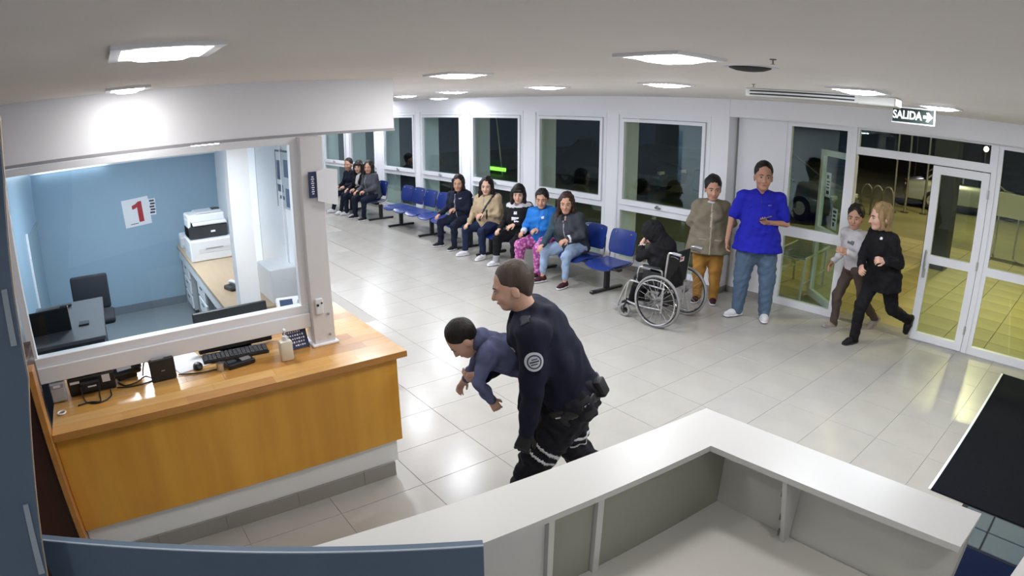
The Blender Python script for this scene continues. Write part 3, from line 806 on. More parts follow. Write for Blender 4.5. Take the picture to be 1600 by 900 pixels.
CT(MB().bx(-1.226, -1.200, 1.295, 1.325, 0.62, 0.975), 'upright', M_lam)
CT(MB().bx(-1.245, -1.216, 1.085, 1.11, 0.62, 0.975), 'upright', M_lam)
br = CT(MB().prism([(1.87, 0.975), (2.03, 0.975), (2.03, 0.62), (1.985, 0.62)], -0.01, 0.01, basis((0, 1, 0), (0, 0, 1), (1, 0, 0), (-0.80, 0, 0))), 'bracket', M_lam)
for y_, z_ in ((1.905, 0.90), (1.94, 0.77), (1.96, 0.68)):
    MB().box((-0.812, y_, z_), (0.006, 0.012, 0.03)).build('bolt', M_dsteel, br)
CT(MB().prism([(-1.265, 0.62), (-1.0, 0.75), (-0.28, 0.75), (-0.12, 1.3), (-0.12, 2.05), (-1.17, 2.03)], 0.60, 0.62), 'inner_worktop', mat('worktop_white', (0.74, 0.73, 0.69), 0.4))
# white partition at the right edge
t = MB().box((0, 0, 0.5), (0.05, 1.25, 1.0), bev=0.004).build('white_partition', M_lam, loc=(0.062, 1.62, 0), rz=math.radians(-8)); tag(t, 'white low partition panel at the right edge beside the counter', 'partition')

# ================================================================ blue-grey partitions at the left and bottom
M_blue = mat('blue_grey_panel', (0.095, 0.145, 0.215), 0.5, var=0.05, vscale=3)
M_strip = mat('pale_strip', (0.34, 0.40, 0.47), 0.4)
p0, p1 = Vector((-1.63, -0.40)), Vector((-1.01, 0.685))
d = (p1 - p0); L = d.length; a = math.atan2(d.y, d.x)
t = empty('low_partition', (p0.x, p0.y, 0), a); tag(t, 'low blue-grey partition screen crossing in front of the white counter', 'partition')
MB().bx(0, L, 0.0, 0.03, 0.02, 1.2, 0.002).build('panel', M_blue, t)
MB().bx(0, L, 0.0, 0.006, 1.2, 1.203).build('top_trim', M_strip, t)
MB().bx(0.02, L - 0.02, 0.005, 0.025, 0.0, 0.02).build('foot_rail', M_dsteel, t)
t = empty('tall_partition', (-1.5, -0.6, 0)); tag(t, 'tall blue-grey partition at the picture edge with pale upright strips', 'partition')
edge = [(0.16, 0.0), (0.205, 1.10), (0.245, 1.28), (0.348, 1.715), (0.361, 1.92), (0.381, 2.173), (0.384, 2.3)]
MB().prism(edge + [(-0.8, 2.3), (-0.8, 0)], -0.012, 0.012, basis((0, 1, 0), (0, 0, 1), (1, 0, 0), (0, 0, 0))).build('panel', M_blue, t)
MB().prism([(0.205, 1.19), (0.222, 1.19), (0.252, 1.40), (0.238, 1.40)], 0.012, 0.018, basis((0, 1, 0), (0, 0, 1), (1, 0, 0), (0, 0, 0))).build('pale_strip', M_strip, t)
MB().prism([(0.330, 1.80), (0.344, 1.80), (0.349, 1.93), (0.336, 1.93)], 0.012, 0.018, basis((0, 1, 0), (0, 0, 1), (1, 0, 0), (0, 0, 0))).build('pale_strip', M_strip, t)
MB().tube([(0, y_, z_) for y_, z_ in edge], 0.004, 6).build('edge_trim', mat('edge_tan', (0.45, 0.35, 0.26), 0.5), t)

# ================================================================ mats on the floor
t = MB().bx(-0.585, 1.1, 3.93, 6.64, 0.0005, 0.012, 0.003).build('entrance_mat', mat('black_mat', (0.007, 0.0085, 0.012), 0.95, spec=0.12, bump=0.6, bscale=160, var=0.5, vscale=150)); tag(t, 'large black entrance mat on the floor by the glass doors', 'mat')
t = MB().bx(-0.607, -0.587, 3.93, 6.64, 0.0005, 0.008).build('mat_edge_strip', M_frame); tag(t, 'thin white strip along the edge of the black mat', 'strip')
k = 0
words = [['far corner one touching the white ledge', 'far corner one touching the white partition'], ['near corner one touching the white ledge', 'near corner one touching the white partition']]
for r in range(2):
    for c in range(2):
        x0 = -0.30 + c * 0.20
        t = MB().bx(x0, x0 + 0.19 + 0.12 * c, 3.70 - r * 0.215, 3.905 - r * 0.215, 0.0005, 0.012, 0.004).build('floor_tile', mat('slate_tile', (0.060, 0.085, 0.115), 0.5))
        tag(t, 'slate blue floor tile beyond the counter end, ' + words[r][c], 'tile', 'slate blue floor tiles')
t = MB().bx(-0.34, 0.40, 3.47, 3.925, 0.0003, 0.004).build('tile_bed', mat('tile_bed', (0.008, 0.009, 0.012), 0.8)); tag(t, 'dark bed under the four slate blue floor tiles', 'mat')
t = MB().prism([(-0.20, 3.46), (0.35, 3.46), (0.35, 2.4), (-0.42, 2.4), (-0.40, 2.9), (-0.30, 3.3)], 0.0005, 0.01).build('navy_rug', mat('navy_rug', (0.0045, 0.010, 0.034), 0.9, spec=0.1)); tag(t, 'navy rug between the counter end and the white partition', 'rug')
# ================================================================ beam benches
M_bluep = mat('blue_plastic', (0.010, 0.030, 0.185), 0.30, var=0.06, vscale=6)
def shell(nu, nv, fn, th):
    """closed curved plate: fn(s, t) -> point, s and t in -1..1 inside a rounded square; th = offset vector fn"""
    bm = bmesh.new()
    G = {}
    for side in (0, 1):
        for i in range(nu + 1):
            for j in range(nv + 1):
                s, t = -1 + 2 * i / nu, -1 + 2 * j / nv
                k = 0.16                                   # round the corners
                ss = s * math.sqrt(1 - k * t * t * t * t * abs(t))
                tt = t * math.sqrt(1 - k * s * s * s * s * abs(s))
                p = Vector(fn(ss, tt)) - Vector(th) * side
                G[side, i, j] = bm.verts.new(p)
    for i in range(nu):
        for j in range(nv):
            bm.faces.new((G[0, i, j], G[0, i + 1, j], G[0, i + 1, j + 1], G[0, i, j + 1]))
            bm.faces.new((G[1, i, j], G[1, i, j + 1], G[1, i + 1, j + 1], G[1, i + 1, j]))
    rim = [(i, 0) for i in range(nu)] + [(nu, j) for j in range(nv)] + [(i, nv) for i in range(nu, 0, -1)] + [(0, j) for j in range(nv, 0, -1)]
    for a, b_ in zip(rim, rim[1:] + rim[:1]):
        bm.faces.new((G[0, a[0], a[1]], G[1, a[0], a[1]], G[1, b_[0], b_[1]], G[0, b_[0], b_[1]]))
    m = MB(); m.bm.free(); m.bm = bm
    return m
def seat_fn(s, t):                     # s across, t front(-1) to back(+1); the bench faces -y
    y = 0.215 * t
    z = 0.388 - 0.018 * (1 - s * s) * (1 - 0.3 * t) - 0.045 * max(0, -t - 0.45) ** 2 * 2.2 + 0.03 * max(0, t - 0.6)
    return (0.225 * s, y, z)
def back_fn(s, t):                     # t bottom(-1) to top(+1)
    z = 0.605 + 0.155 * t
    y = 0.235 + 0.035 * t + 0.02 * (1 - s * s) + 0.012 * t * t
    return (0.215 * s, y, z)
seat_me = shell(12, 12, seat_fn, (0, 0, 0.014)).mesh('seat', True, 50); seat_me.materials.append(M_bluep)
back_me = shell(12, 12, back_fn, (0, -0.012, 0)).mesh('backrest', True, 50); back_me.materials.append(M_bluep)
fr = MB()
for s in (-1, 1):
    fr.tube(spl([(0.205 * s, -0.10, 0.350), (0.205 * s, 0.14, 0.350), (0.205 * s, 0.225, 0.39), (0.205 * s, 0.245, 0.47), (0.195 * s, 0.265, 0.62)], 5), 0.010, 8)
fr.cyl((-0.205, 0.05, 0.350), (0.205, 0.05, 0.350), 0.010).cyl((-0.205, -0.08, 0.350), (0.205, -0.08, 0.350), 0.010)
sfr_me = fr.mesh('seat_frame', True); sfr_me.materials.append(M_dsteel)
scr_me = MB().ball((0, 0, 0), 0.009).mesh('screw', True); scr_me.materials.append(M_steel)
leg_me = MB().box((0, 0.04, 0.165), (0.05, 0.075, 0.29), bev=0.006).box((0, 0.04, 0.022), (0.055, 0.56, 0.034), bev=0.008).mesh('leg'); leg_me.materials.append(M_black)
foot_me = MB().cyl((0, 0, 0), (0, 0, 0.012), 0.024).mesh('foot', True); foot_me.materials.append(M_black)
def bench(cx, xs, legs, label, y=5.42, rz=0.0):
    t = empty('waiting_bench', (cx, y, 0), rz); tag(t, label, 'bench', 'blue waiting benches')
    x0, x1 = min(xs) - cx, max(xs) - cx
    MB().box(((x0 + x1) / 2, 0.04, 0.315), (x1 - x0 + 0.35, 0.07, 0.05), bev=0.005).build('beam', M_black, t)
    for x in xs:
        s = bpy.data.objects.new('seat', seat_me); s.location = (x - cx, 0, 0); link(s, t)
        b_ = bpy.data.objects.new('backrest', back_me); b_.location = (x - cx, 0, 0); link(b_, t)
        f_ = bpy.data.objects.new('seat_frame', sfr_me); link(f_, s)
        for s_ in (-1, 1):
            c_ = bpy.data.objects.new('screw', scr_me); c_.location = (0.13 * s_, 0.262, 0.72); link(c_, b_)
    for x in legs:
        l = bpy.data.objects.new('leg', leg_me); l.location = (x - cx, 0, 0); link(l, t)
        for yy in (-0.21, 0.29):
            f_ = bpy.data.objects.new('foot', foot_me); f_.location = (0, yy, 0); link(f_, l)
    return t
SA = [-5.12, -5.63, -6.16, -6.69, -7.36]
SB = [-8.44, -8.92, -9.40, -9.88, -10.34, -10.80]
SC_ = [-11.93, -12.43, -12.93, -13.43]
bench(-6.2, SA, [-5.17, -6.45, -7.66], 'blue waiting bench with one empty seat beside the wheelchair')
bench(-9.34, SB, [-8.25, -9.5, -10.70], 'blue waiting bench with four empty seats in a row')
bench(-12.6, SC_, [-11.62, -13.2], 'far blue waiting bench behind the white post sign')

# ================================================================ wheelchair
WCH = math.radians(187)
wc = empty('wheelchair', (-3.93, 5.19, 0), WCH); wc.scale = (0.9, 0.98, 0.9); tag(wc, 'black and silver self-propelled wheelchair carrying the hooded person', 'wheelchair')
M_tyre = mat('grey_tyre', (0.24, 0.235, 0.23), 0.7)
M_rim = mat('chrome', (0.72, 0.72, 0.74), 0.18, metal=1.0)
M_wcf = mat('black_nylon', (0.010, 0.010, 0.012), 0.75, bump=0.2, bscale=120)
R_ = 0.315
for s in (1, -1):
    y = 0.30 * s
    w = MB().torus((0, y, R_), R_ - 0.014, 0.016, 'y', 48, 10).build('rear_wheel', M_tyre, wc, True)
    MB().torus((0, y, R_), R_ - 0.034, 0.009, 'y', 48, 8).build('rim', M_black, w, True)
    MB().torus((0, y + 0.045 * s, R_), R_ - 0.045, 0.008, 'y', 48, 8).build('push_rim', M_rim, w, True)
    h_ = MB().cyl((0, y - 0.04, R_), (0, y + 0.035, R_), 0.026, seg=16)
    h_.build('hub', M_dsteel, w, True)
    for k in range(20):
        a = 2 * PI * k / 20
        MB().cyl((0.02 * math.cos(a + 0.5), y + (0.02 if k % 2 else -0.02), R_ + 0.02 * math.sin(a + 0.5)), ((R_ - 0.036) * math.cos(a), y, R_ + (R_ - 0.036) * math.sin(a)), 0.0022, seg=5).build('spoke', M_rim, w)
    for k in range(6):
        a = 2 * PI * k / 6 + 0.4
        MB().cyl(((R_ - 0.036) * math.cos(a), y, R_ + (R_ - 0.036) * math.sin(a)), ((R_ - 0.045) * math.cos(a), y + 0.045 * s, R_ + (R_ - 0.045) * math.sin(a)), 0.005, seg=6).build('rim_tab', M_rim, w)
    # caster
    cx, cy = 0.50, 0.235 * s
    c = MB().torus((cx, cy, 0.085), 0.066, 0.019, 'y', 28, 8).build('caster', M_tyre, wc, True)
    MB().cyl((cx, cy - 0.014, 0.085), (cx, cy + 0.014, 0.085), 0.03, seg=16).build('caster_hub', M_black, c, True)
    for k in range(5):
        a = 2 * PI * k / 5
        MB().cyl((cx + 0.02 * math.cos(a), cy, 0.085 + 0.02 * math.sin(a)), (cx + 0.055 * math.cos(a), cy, 0.085 + 0.055 * math.sin(a)), 0.007, seg=6).build('caster_spoke', M_black, c)
    MB().tube(spl([(cx, cy + 0.025 * s, 0.085), (cx - 0.005, cy + 0.027 * s, 0.15), (cx - 0.02, cy + 0.01 * s, 0.185), (cx - 0.02, cy, 0.24)], 4), 0.011, 8).build('caster_fork', M_black, wc, True)
    # side frame
    yy = 0.235 * s
    MB().tube(spl([(-0.02, yy, 0.20), (0.20, yy, 0.19), (0.44, yy, 0.20), (0.50, yy, 0.26), (0.47, yy, 0.42), (0.44, yy, 0.47), (0.36, yy, 0.475), (-0.05, yy, 0.46)], 5), 0.0115, 8).build('side_frame', M_steel, wc, True)
    MB().tube(spl([(-0.02, yy, 0.16), (-0.03, yy, 0.45), (-0.06, yy, 0.80), (-0.075, yy, 0.89), (-0.12, yy, 0.905), (-0.20, yy, 0.90)], 5), 0.0115, 8).build('back_post', M_steel, wc, True)
    MB().cyl((-0.13, yy, 0.905), (-0.235, yy, 0.898), 0.017, seg=12).build('push_grip', M_greyplastic, wc, True)
    MB().tube(spl([(-0.10, yy, 0.86), (-0.15, yy, 0.865), (-0.21, yy, 0.85)], 4), 0.006, 6).build('brake_lever', M_black, wc, True)
    ar_ = MB().tube(spl([(0.0, yy + 0.012 * s, 0.47), (-0.01, yy + 0.012 * s, 0.64), (0.04, yy + 0.012 * s, 0.68), (0.26, yy + 0.012 * s, 0.68), (0.32, yy + 0.012 * s, 0.64), (0.34, yy + 0.012 * s, 0.48)], 6), 0.011, 8).build('armrest_frame', M_steel, wc, True)
    MB().box((0.13, yy + 0.012 * s, 0.70), (0.26, 0.045, 0.026), bev=0.010, seg=2).build('arm_pad', M_black, ar_, True)
    MB().box((0.13, yy, 0.565), (0.27, 0.012, 0.15), bev=0.004).build('skirt_guard', M_wcf, wc)
    MB().tube(spl([(0.44, yy - 0.02 * s, 0.46), (0.52, yy - 0.03 * s, 0.40), (0.62, yy - 0.04 * s, 0.18), (0.64, yy - 0.04 * s, 0.11)], 5), 0.011, 8).build('footrest_tube', M_steel, wc, True)
    MB().box((0.66, yy - 0.10 * s, 0.10), (0.15, 0.13, 0.012), (0, math.radians(-12), 0), bev=0.004).build('footplate', M_greyplastic, wc)
    MB().tube([(0.28, yy + 0.03 * s, 0.47), (0.30, yy + 0.05 * s, 0.52), (0.33, yy + 0.05 * s, 0.56)], 0.006, 6).ball((0.33, yy + 0.05 * s, 0.565), 0.013).build('wheel_lock', M_black, wc, True)
for s in (1, -1):
    MB().cyl((0.15, 0.225 * s, 0.20), (0.15, -0.215 * s, 0.455), 0.011).build('cross_brace', M_dsteel, wc, True)
MB().box((0.19, 0, 0.42), (0.42, 0.44, 0.035), bev=0.012, seg=2).build('seat', M_wcf, wc, True)
bk = MB().box((-0.052, 0, 0.68), (0.02, 0.455, 0.40), (0, math.radians(-6), 0), bev=0.006).build('backrest', M_wcf, wc)
MB().box((-0.072, -0.06, 0.775), (0.003, 0.085, 0.055), (0, math.radians(-6), 0)).build('sticker', mat('sticker_white', (0.70, 0.68, 0.66), 0.5), bk)
MB().box((-0.0745, -0.045, 0.783), (0.002, 0.05, 0.025), (0, math.radians(-6), 0)).build('red_mark', mat('sticker_red', (0.50, 0.05, 0.02), 0.5), bk)
q = MB()
for k in range(5): q.box((-0.058, -0.07 + k * 0.019, 0.655), (0.002, 0.013, 0.02), (0, math.radians(-6), 0))
q.build('lettering', mat('sticker_white', (0.7, 0.7, 0.7), 0.5), bk)
bag = MB().box((-0.03, 0.10, 0.30), (0.10, 0.20, 0.14), bev=0.03, seg=2).build('under_seat_bag', M_wcf, wc, True)

# ================================================================ outside
M_pave = mat('lit_paving', (0.40, 0.345, 0.16), 0.55, var=0.25, vscale=0.8, col2=None)
pv = struct(MB().bx(-28, 9, 7.12, 45, -0.16, -0.035).build('pavement', mat('dark_ground', (0.21, 0.20, 0.10), 0.7, var=0.3, vscale=0.5)))
pt_me = MB().box((0, 0, -0.012), (0.492, 0.492, 0.024), bev=0.002).mesh('paver'); pt_me.materials.append(M_pave)
for i in range(-9, 6):
    for j in range(0, 13):
        o = bpy.data.objects.new('paver', pt_me); o.location = (0.5 * i + 0.3, 7.42 + 0.5 * j, -0.022); link(o, pv)
struct(MB().bx(-9.0, 4.0, 7.05, 11.5, 2.95, 3.1).build('roof_canopy', mat('canopy_soffit', (0.30, 0.29, 0.27), 0.8)))
# canopy lamps
def out_lamp(x, y, z, label, power, size=0.35, col=(1.0, 0.92, 0.38)):
    t = empty('canopy_lamp', (x, y, z)); tag(t, label, 'lamp', 'lamps outside the entrance')
    MB().box((0, 0, -0.02), (size, size, 0.04), bev=0.005).build('housing', M_frame, t)
    MB().box((0, 0, -0.043), (size * 0.85, size * 0.85, 0.006)).build('diffuser', mat('lamp_warm_%d' % power, (0.9, 0.9, 0.7), emit=col, estr=power), t)
out_lamp(-0.2, 9.6, 2.948, 'warm lamp under the canopy outside the entrance', 270)
out_lamp(-3.6, 9.8, 2.948, 'warm lamp under the canopy outside the fixed side window', 40)
# far lamp post that lights the parking bay
lp = empty('lamp_post', (-1.5, 17.0, -0.035)); tag(lp, 'tall lamp post standing by the parking bay', 'lamp post')
MB().cyl((0, 0, 0), (0, 0, 5.2), 0.06, 0.04).build('pole', M_dsteel, lp, True)
MB().tube([(0, 0, 5.15), (-0.3, -0.2, 5.3), (-0.9, -0.5, 5.35)], 0.03, 8).build('arm', M_dsteel, lp, True)
MB().box((-1.0, -0.55, 5.33), (0.5, 0.3, 0.06), bev=0.01).build('head', M_greyplastic, lp)
MB().box((-1.0, -0.55, 5.297), (0.42, 0.24, 0.008)).build('diffuser', mat('lamp_street', (0.9, 0.9, 0.7), emit=(1.0, 0.88, 0.45), estr=800), lp)
# dark pillar and slim poles
t = MB().box((0, 0, 1.47), (0.42, 0.42, 2.96), bev=0.01).build('canopy_pillar', mat('dark_pillar', (0.02, 0.02, 0.023), 0.5), loc=(-2.62, 11.2, -0.01)); tag(t, 'square black pillar holding the canopy outside the door', 'pillar')
for k, (x, y, l) in enumerate([(-5.55, 17.5, 'slim steel pole outside, leftmost of three seen through the open door'), (-5.3, 17.9, 'slim steel pole outside, middle one of three seen through the open door'), (-4.85, 18.3, 'slim steel pole outside, rightmost of three seen through the open door')]):
    t = empty('flag_pole', (x, y, -0.035)); tag(t, l, 'pole', 'slim poles across the forecourt')
    MB().cyl((0, 0, 0.02), (0, 0, 3.2), 0.035, 0.03, 10).build('shaft', M_steel, t, True)
    MB().cyl((0, 0, 0), (0, 0, 0.03), 0.12, seg=16).build('base_plate', M_dsteel, t, True)
t = empty('bicycle_rack', (-5.75, 16.2, -0.035)); tag(t, 'curved steel cycle rack outside beyond the open door', 'rack')
for k in range(3):
    MB().tube(spl([(0.3 * k - 0.3, 0, 0), (0.3 * k - 0.3, 0, 0.6), (0.3 * k - 0.15, 0, 0.78), (0.3 * k, 0, 0.6), (0.3 * k, 0, 0)], 6), 0.025, 8).build('hoop', M_greyplastic, t, True)

# metal stretcher outside the fixed side window
gx, gy = -3.62, 7.62
g = empty('metal_stretcher', (gx, gy, -0.01), math.radians(8)); tag(g, 'pale metal slatted stretcher outside the side window', 'stretcher')
M_gf = mat('pale_enamel', (0.46, 0.48, 0.40), 0.4)
MB().tube([(-0.24, -0.55, 0.55), (0.24, -0.55, 0.55), (0.24, 0.55, 0.55), (-0.24, 0.55, 0.55)], 0.02, 8, closed=True).build('top_frame', M_gf, g, True)
for k in range(13):
    MB().bx(-0.23, 0.23, -0.51 + k * 0.082, -0.465 + k * 0.082, 0.548, 0.562).build('slat', mat('slat_grey', (0.30, 0.32, 0.31), 0.4, metal=0.3), g)
for sx in (-1, 1):
    for sy in (-1, 1):
        MB().cyl((0.23 * sx, 0.47 * sy, 0.55), (0.22 * sx, 0.52 * sy, 0.0), 0.016).build('leg', M_gf, g, True)
    MB().cyl((0.225 * sx, -0.5, 0.22), (0.225 * sx, 0.5, 0.22), 0.012).build('side_rail', M_gf, g, True)
t = empty('rail_post', (-3.02, 7.55, -0.01)); tag(t, 'thin pale upright rail beside the metal stretcher', 'post')
MB().cyl((0, 0, 0), (0, 0, 0.95), 0.018).build('shaft', M_gf, t, True)
MB().cyl((0, 0, 0), (0, 0, 0.012), 0.05, seg=14).build('base_plate', M_gf, t, True)

# white board on legs
t = empty('white_sign_board', (-1.80, 14.0, -0.035)); tag(t, 'blank white sign board on legs in the forecourt', 'sign')
MB().bx(-0.33, 0.33, -0.015, 0.015, 0.80, 1.29, 0.003).build('board', M_whiteplastic, t)
for s in (-1, 1): MB().cyl((0.22 * s, 0.02, 0), (0.22 * s, 0.02, 1.0), 0.02).build('leg', M_steel, t, True)

# parked cars
def car(loc, rz, label, paint):
    t = empty('parked_car', loc, rz); tag(t, label, 'car', 'cars parked outside')
    L2, W2 = 2.1, 0.82
    def loft(secs, name, m, parent=t):
        bm = bmesh.new(); rings = []
        for x, pts in secs:
            rings.append([bm.verts.new((x, y, z)) for y, z in pts])
        n = len(rings[0])
        for A, B in zip(rings, rings[1:]):
            for k in range(n):
                bm.faces.new((A[k], A[(k + 1) % n], B[(k + 1) % n], B[k]))
        bm.faces.new(rings[0][::-1]); bm.faces.new(rings[-1])
        q = MB(); q.bm.free(); q.bm = bm
        return q.build(name, m, parent, True, angle=50)
    def sec(w, zt, zb=0.22): return [(-w, zb + 0.06), (-w * 1.0, zb + 0.3), (-w * 0.96, zt - 0.06), (-w * 0.86, zt), (w * 0.86, zt), (w * 0.96, zt - 0.06), (w, zb + 0.3), (w, zb + 0.06), (w * 0.9, zb), (-w * 0.9, zb)]
    loft([(-2.1, sec(0.68, 0.62, 0.30)), (-2.03, sec(0.78, 0.80, 0.24)), (-1.5, sec(0.82, 0.90)), (-0.9, sec(0.83, 0.92)), (0.6, sec(0.83, 0.90)), (1.2, sec(0.82, 0.86)), (1.85, sec(0.78, 0.74)), (2.08, sec(0.68, 0.58, 0.28))], 'body', paint)
    def cab(w, z0, z1, wt): return [(-w, z0), (-wt, z1), (wt, z1), (w, z0)]
    loft([(-1.55, cab(0.72, 0.88, 0.90, 0.70)), (-0.95, cab(0.76, 0.88, 1.36, 0.58)), (-0.5, cab(0.77, 0.88, 1.43, 0.60)), (0.2, cab(0.77, 0.88, 1.41, 0.60)), (1.05, cab(0.73, 0.86, 0.88, 0.70))], 'cabin', mat('car_glass', (0.012, 0.016, 0.02), 0.08))
    loft([(-1.0, [(-0.58, 1.345), (-0.56, 1.375), (0.56, 1.375), (0.58, 1.345)]), (-0.5, [(-0.62, 1.40), (-0.58, 1.448), (0.58, 1.448), (0.62, 1.40)]), (0.22, [(-0.62, 1.385), (-0.58, 1.43), (0.58, 1.43), (0.62, 1.385)])], 'roof', paint)
    for s in (-1, 1):
        for A_, B_ in (((-1.5, 0.72 * s, 0.90), (-0.95, 0.585 * s, 1.38)), ((0.2, 0.61 * s, 1.41), (1.02, 0.73 * s, 0.88)), ((-0.35, 0.77 * s, 0.90), (-0.35, 0.615 * s, 1.42))):
            MB().tube([A_, B_], 0.027, 6).build('pillar', paint, t, True)
        MB().box((0.75, 0.88 * s, 0.93), (0.14, 0.14, 0.09), bev=0.02).build('mirror', paint, t)
        MB().box((-2.07, 0.55 * s, 0.70), (0.05, 0.24, 0.13), bev=0.015).build('tail_light', mat('tail_red', (0.30, 0.02, 0.015), 0.2), t)
        MB().box((2.0, 0.55 * s, 0.62), (0.10, 0.26, 0.12), bev=0.02).build('headlight', mat('lamp_clear', (0.6, 0.62, 0.62), 0.1), t)
        for x in (-1.28, 1.28):
            w = MB().torus((x, 0.76 * s, 0.30), 0.215, 0.088, 'y', 28, 10).build('wheel', mat('tyre_black', (0.012, 0.012, 0.012), 0.8), t, True)
            MB().cyl((x, 0.70 * s, 0.30), (x, 0.82 * s, 0.30), 0.17, 0.16, 18).build('hubcap', M_steel, w, True)
    MB().box((-2.10, 0, 0.62), (0.02, 0.42, 0.11)).build('number_plate', M_paper, t)
    MB().box((-2.08, 0, 0.40), (0.10, 1.45, 0.16), bev=0.03).build('bumper', paint, t)
    return t
M_carS = mat('silver_paint', (0.34, 0.37, 0.38), 0.25, metal=0.3, coat=0.6)
M_carD = mat('dark_paint', (0.018, 0.022, 0.028), 0.2, coat=0.6)
car((-4.05, 20.8, -0.035), math.radians(20), 'silver saloon car parked outside, seen through the closed door leaf', M_carS)
car((0.4, 21.5, -0.035), math.radians(15), 'dark car parked behind the white sign board', M_carD)
car((-12.6, 13.5, -0.035), math.radians(5), 'dark car in the night behind the window above the seated women', M_carD)
car((-7.6, 14.0, -0.035), math.radians(-4), 'grey car in the night behind the window by the wheelchair', mat('grey_paint', (0.12, 0.13, 0.14), 0.25, coat=0.6))
# dark building across the forecourt, a few lit windows
bl = empty('far_building', (-6, 34, -0.035)); tag(bl, 'dark low building across the forecourt with a few lit windows', 'building')
MB().bx(-22, 14, 0, 4, 0, 6.5).build('wall', mat('far_wall', (0.06, 0.055, 0.05), 0.9), bl)
MB().bx(-22.3, 14.3, -0.3, 4.3, 6.5, 6.8).build('roof', mat('far_roof', (0.03, 0.03, 0.03), 0.9), bl)
for (x, z, w_, h_, lit) in [(1.5, 2.3, 0.9, 0.8, 1), (3.6, 2.2, 1.4, 0.9, 0), (5.4, 2.2, 0.7, 1.0, 1), (-0.8, 2.4, 0.7, 0.7, 0), (-8, 2.2, 1.5, 0.9, 1), (-11.5, 2.3, 1.2, 0.8, 0), (-14, 2.4, 1.0, 0.8, 1), (-4, 2.4, 0.9, 0.7, 0)]:
    MB().bx(x - w_ / 2, x + w_ / 2, -0.03, 0.02, z, z + h_).build('window', mat('far_window_lit', (0.2, 0.15, 0.1), emit=(1.0, 0.62, 0.3), estr=0.35) if lit else mat('far_window', (0.02, 0.02, 0.025), 0.2), bl)
# distant street lamps
for k, (x, y, z, col, e, l) in enumerate([(-7.15, 25, 2.45, (0.8, 0.75, 1.0), 60, 'small white street lamp glowing above the open doorway'), (-6.0, 25, 2.45, (0.75, 0.7, 1.0), 25, 'small violet street lamp seen in the transom'), (-4.4, 25, 1.9, (1.0, 0.7, 0.4), 12, 'small amber street lamp at the edge of the forecourt')]):
    t = empty('street_lamp', (x, y, -0.035)); tag(t, l, 'lamp', 'distant street lamps')
    MB().cyl((0, 0, 0), (0, 0, z), 0.03).build('pole', M_dsteel, t)
    MB().ball((0, 0, z + 0.08), 0.10).build('bulb', mat('bulb_%d' % k, (0.9, 0.9, 0.9), emit=col, estr=e), t, True)
# green lit sign beyond the windows
t = empty('green_light_sign', (-17.3, 12.6, -0.035)); tag(t, 'green glowing sign in the dark beyond the windows', 'sign')
MB().cyl((0.3, 0, 0), (-0.1, 0, 2.2), 0.025).build('post', M_steel, t)
MB().cyl((-0.75, 0, 0.0), (-0.75, 0, 0.30), 0.03).build('post', M_steel, t)
MB().cyl((-0.75, 0, 0.30), (-0.75, 0, 0.80), 0.03).build('tube_light', mat('tube_cool', (0.8, 0.9, 0.8), emit=(0.8, 1.0, 0.85), estr=1.2), t)
MB().box((0, 0, 0.20), (0.95, 0.06, 0.12), bev=0.01).build('light_bar', mat('green_glow', (0.2, 0.6, 0.1), emit=(0.35, 1.0, 0.08), estr=1.6), t)
MB().box((0, 0.04, 0.28), (0.9, 0.05, 0.5), bev=0.01).build('panel', mat('green_panel', (0.02, 0.10, 0.03), 0.4), t)
# ================================================================ people: smooth implicit bodies turned into meshes
def V(*a): return np.array(a, float)
def nrm(v):
    v = np.asarray(v, float); return v / np.linalg.norm(v)
def cap(a, b, r1, r2=None, k=0.02, lat=None, wf=1.0, op='+'):
    return dict(t='c', a=np.asarray(a, float), b=np.asarray(b, float), r1=r1, r2=r1 if r2 is None else r2, k=k, lat=None if lat is None else nrm(lat), wf=wf, op=op)
def ell(c, r, M=None, k=0.02, op='+'):
    return dict(t='e', c=np.asarray(c, float), r=np.asarray(r, float), M=np.eye(3) if M is None else np.asarray(M, float), k=k, op=op)
def bbox(p):
    if p['t'] == 'c':
        R = max(p['r1'], p['r2']) * max(1, p['wf'])
        return np.minimum(p['a'], p['b']) - R, np.maximum(p['a'], p['b']) + R
    R = np.sqrt(((p['M'] * p['r'][None, :]) ** 2).sum(1))
    return p['c'] - R, p['c'] + R
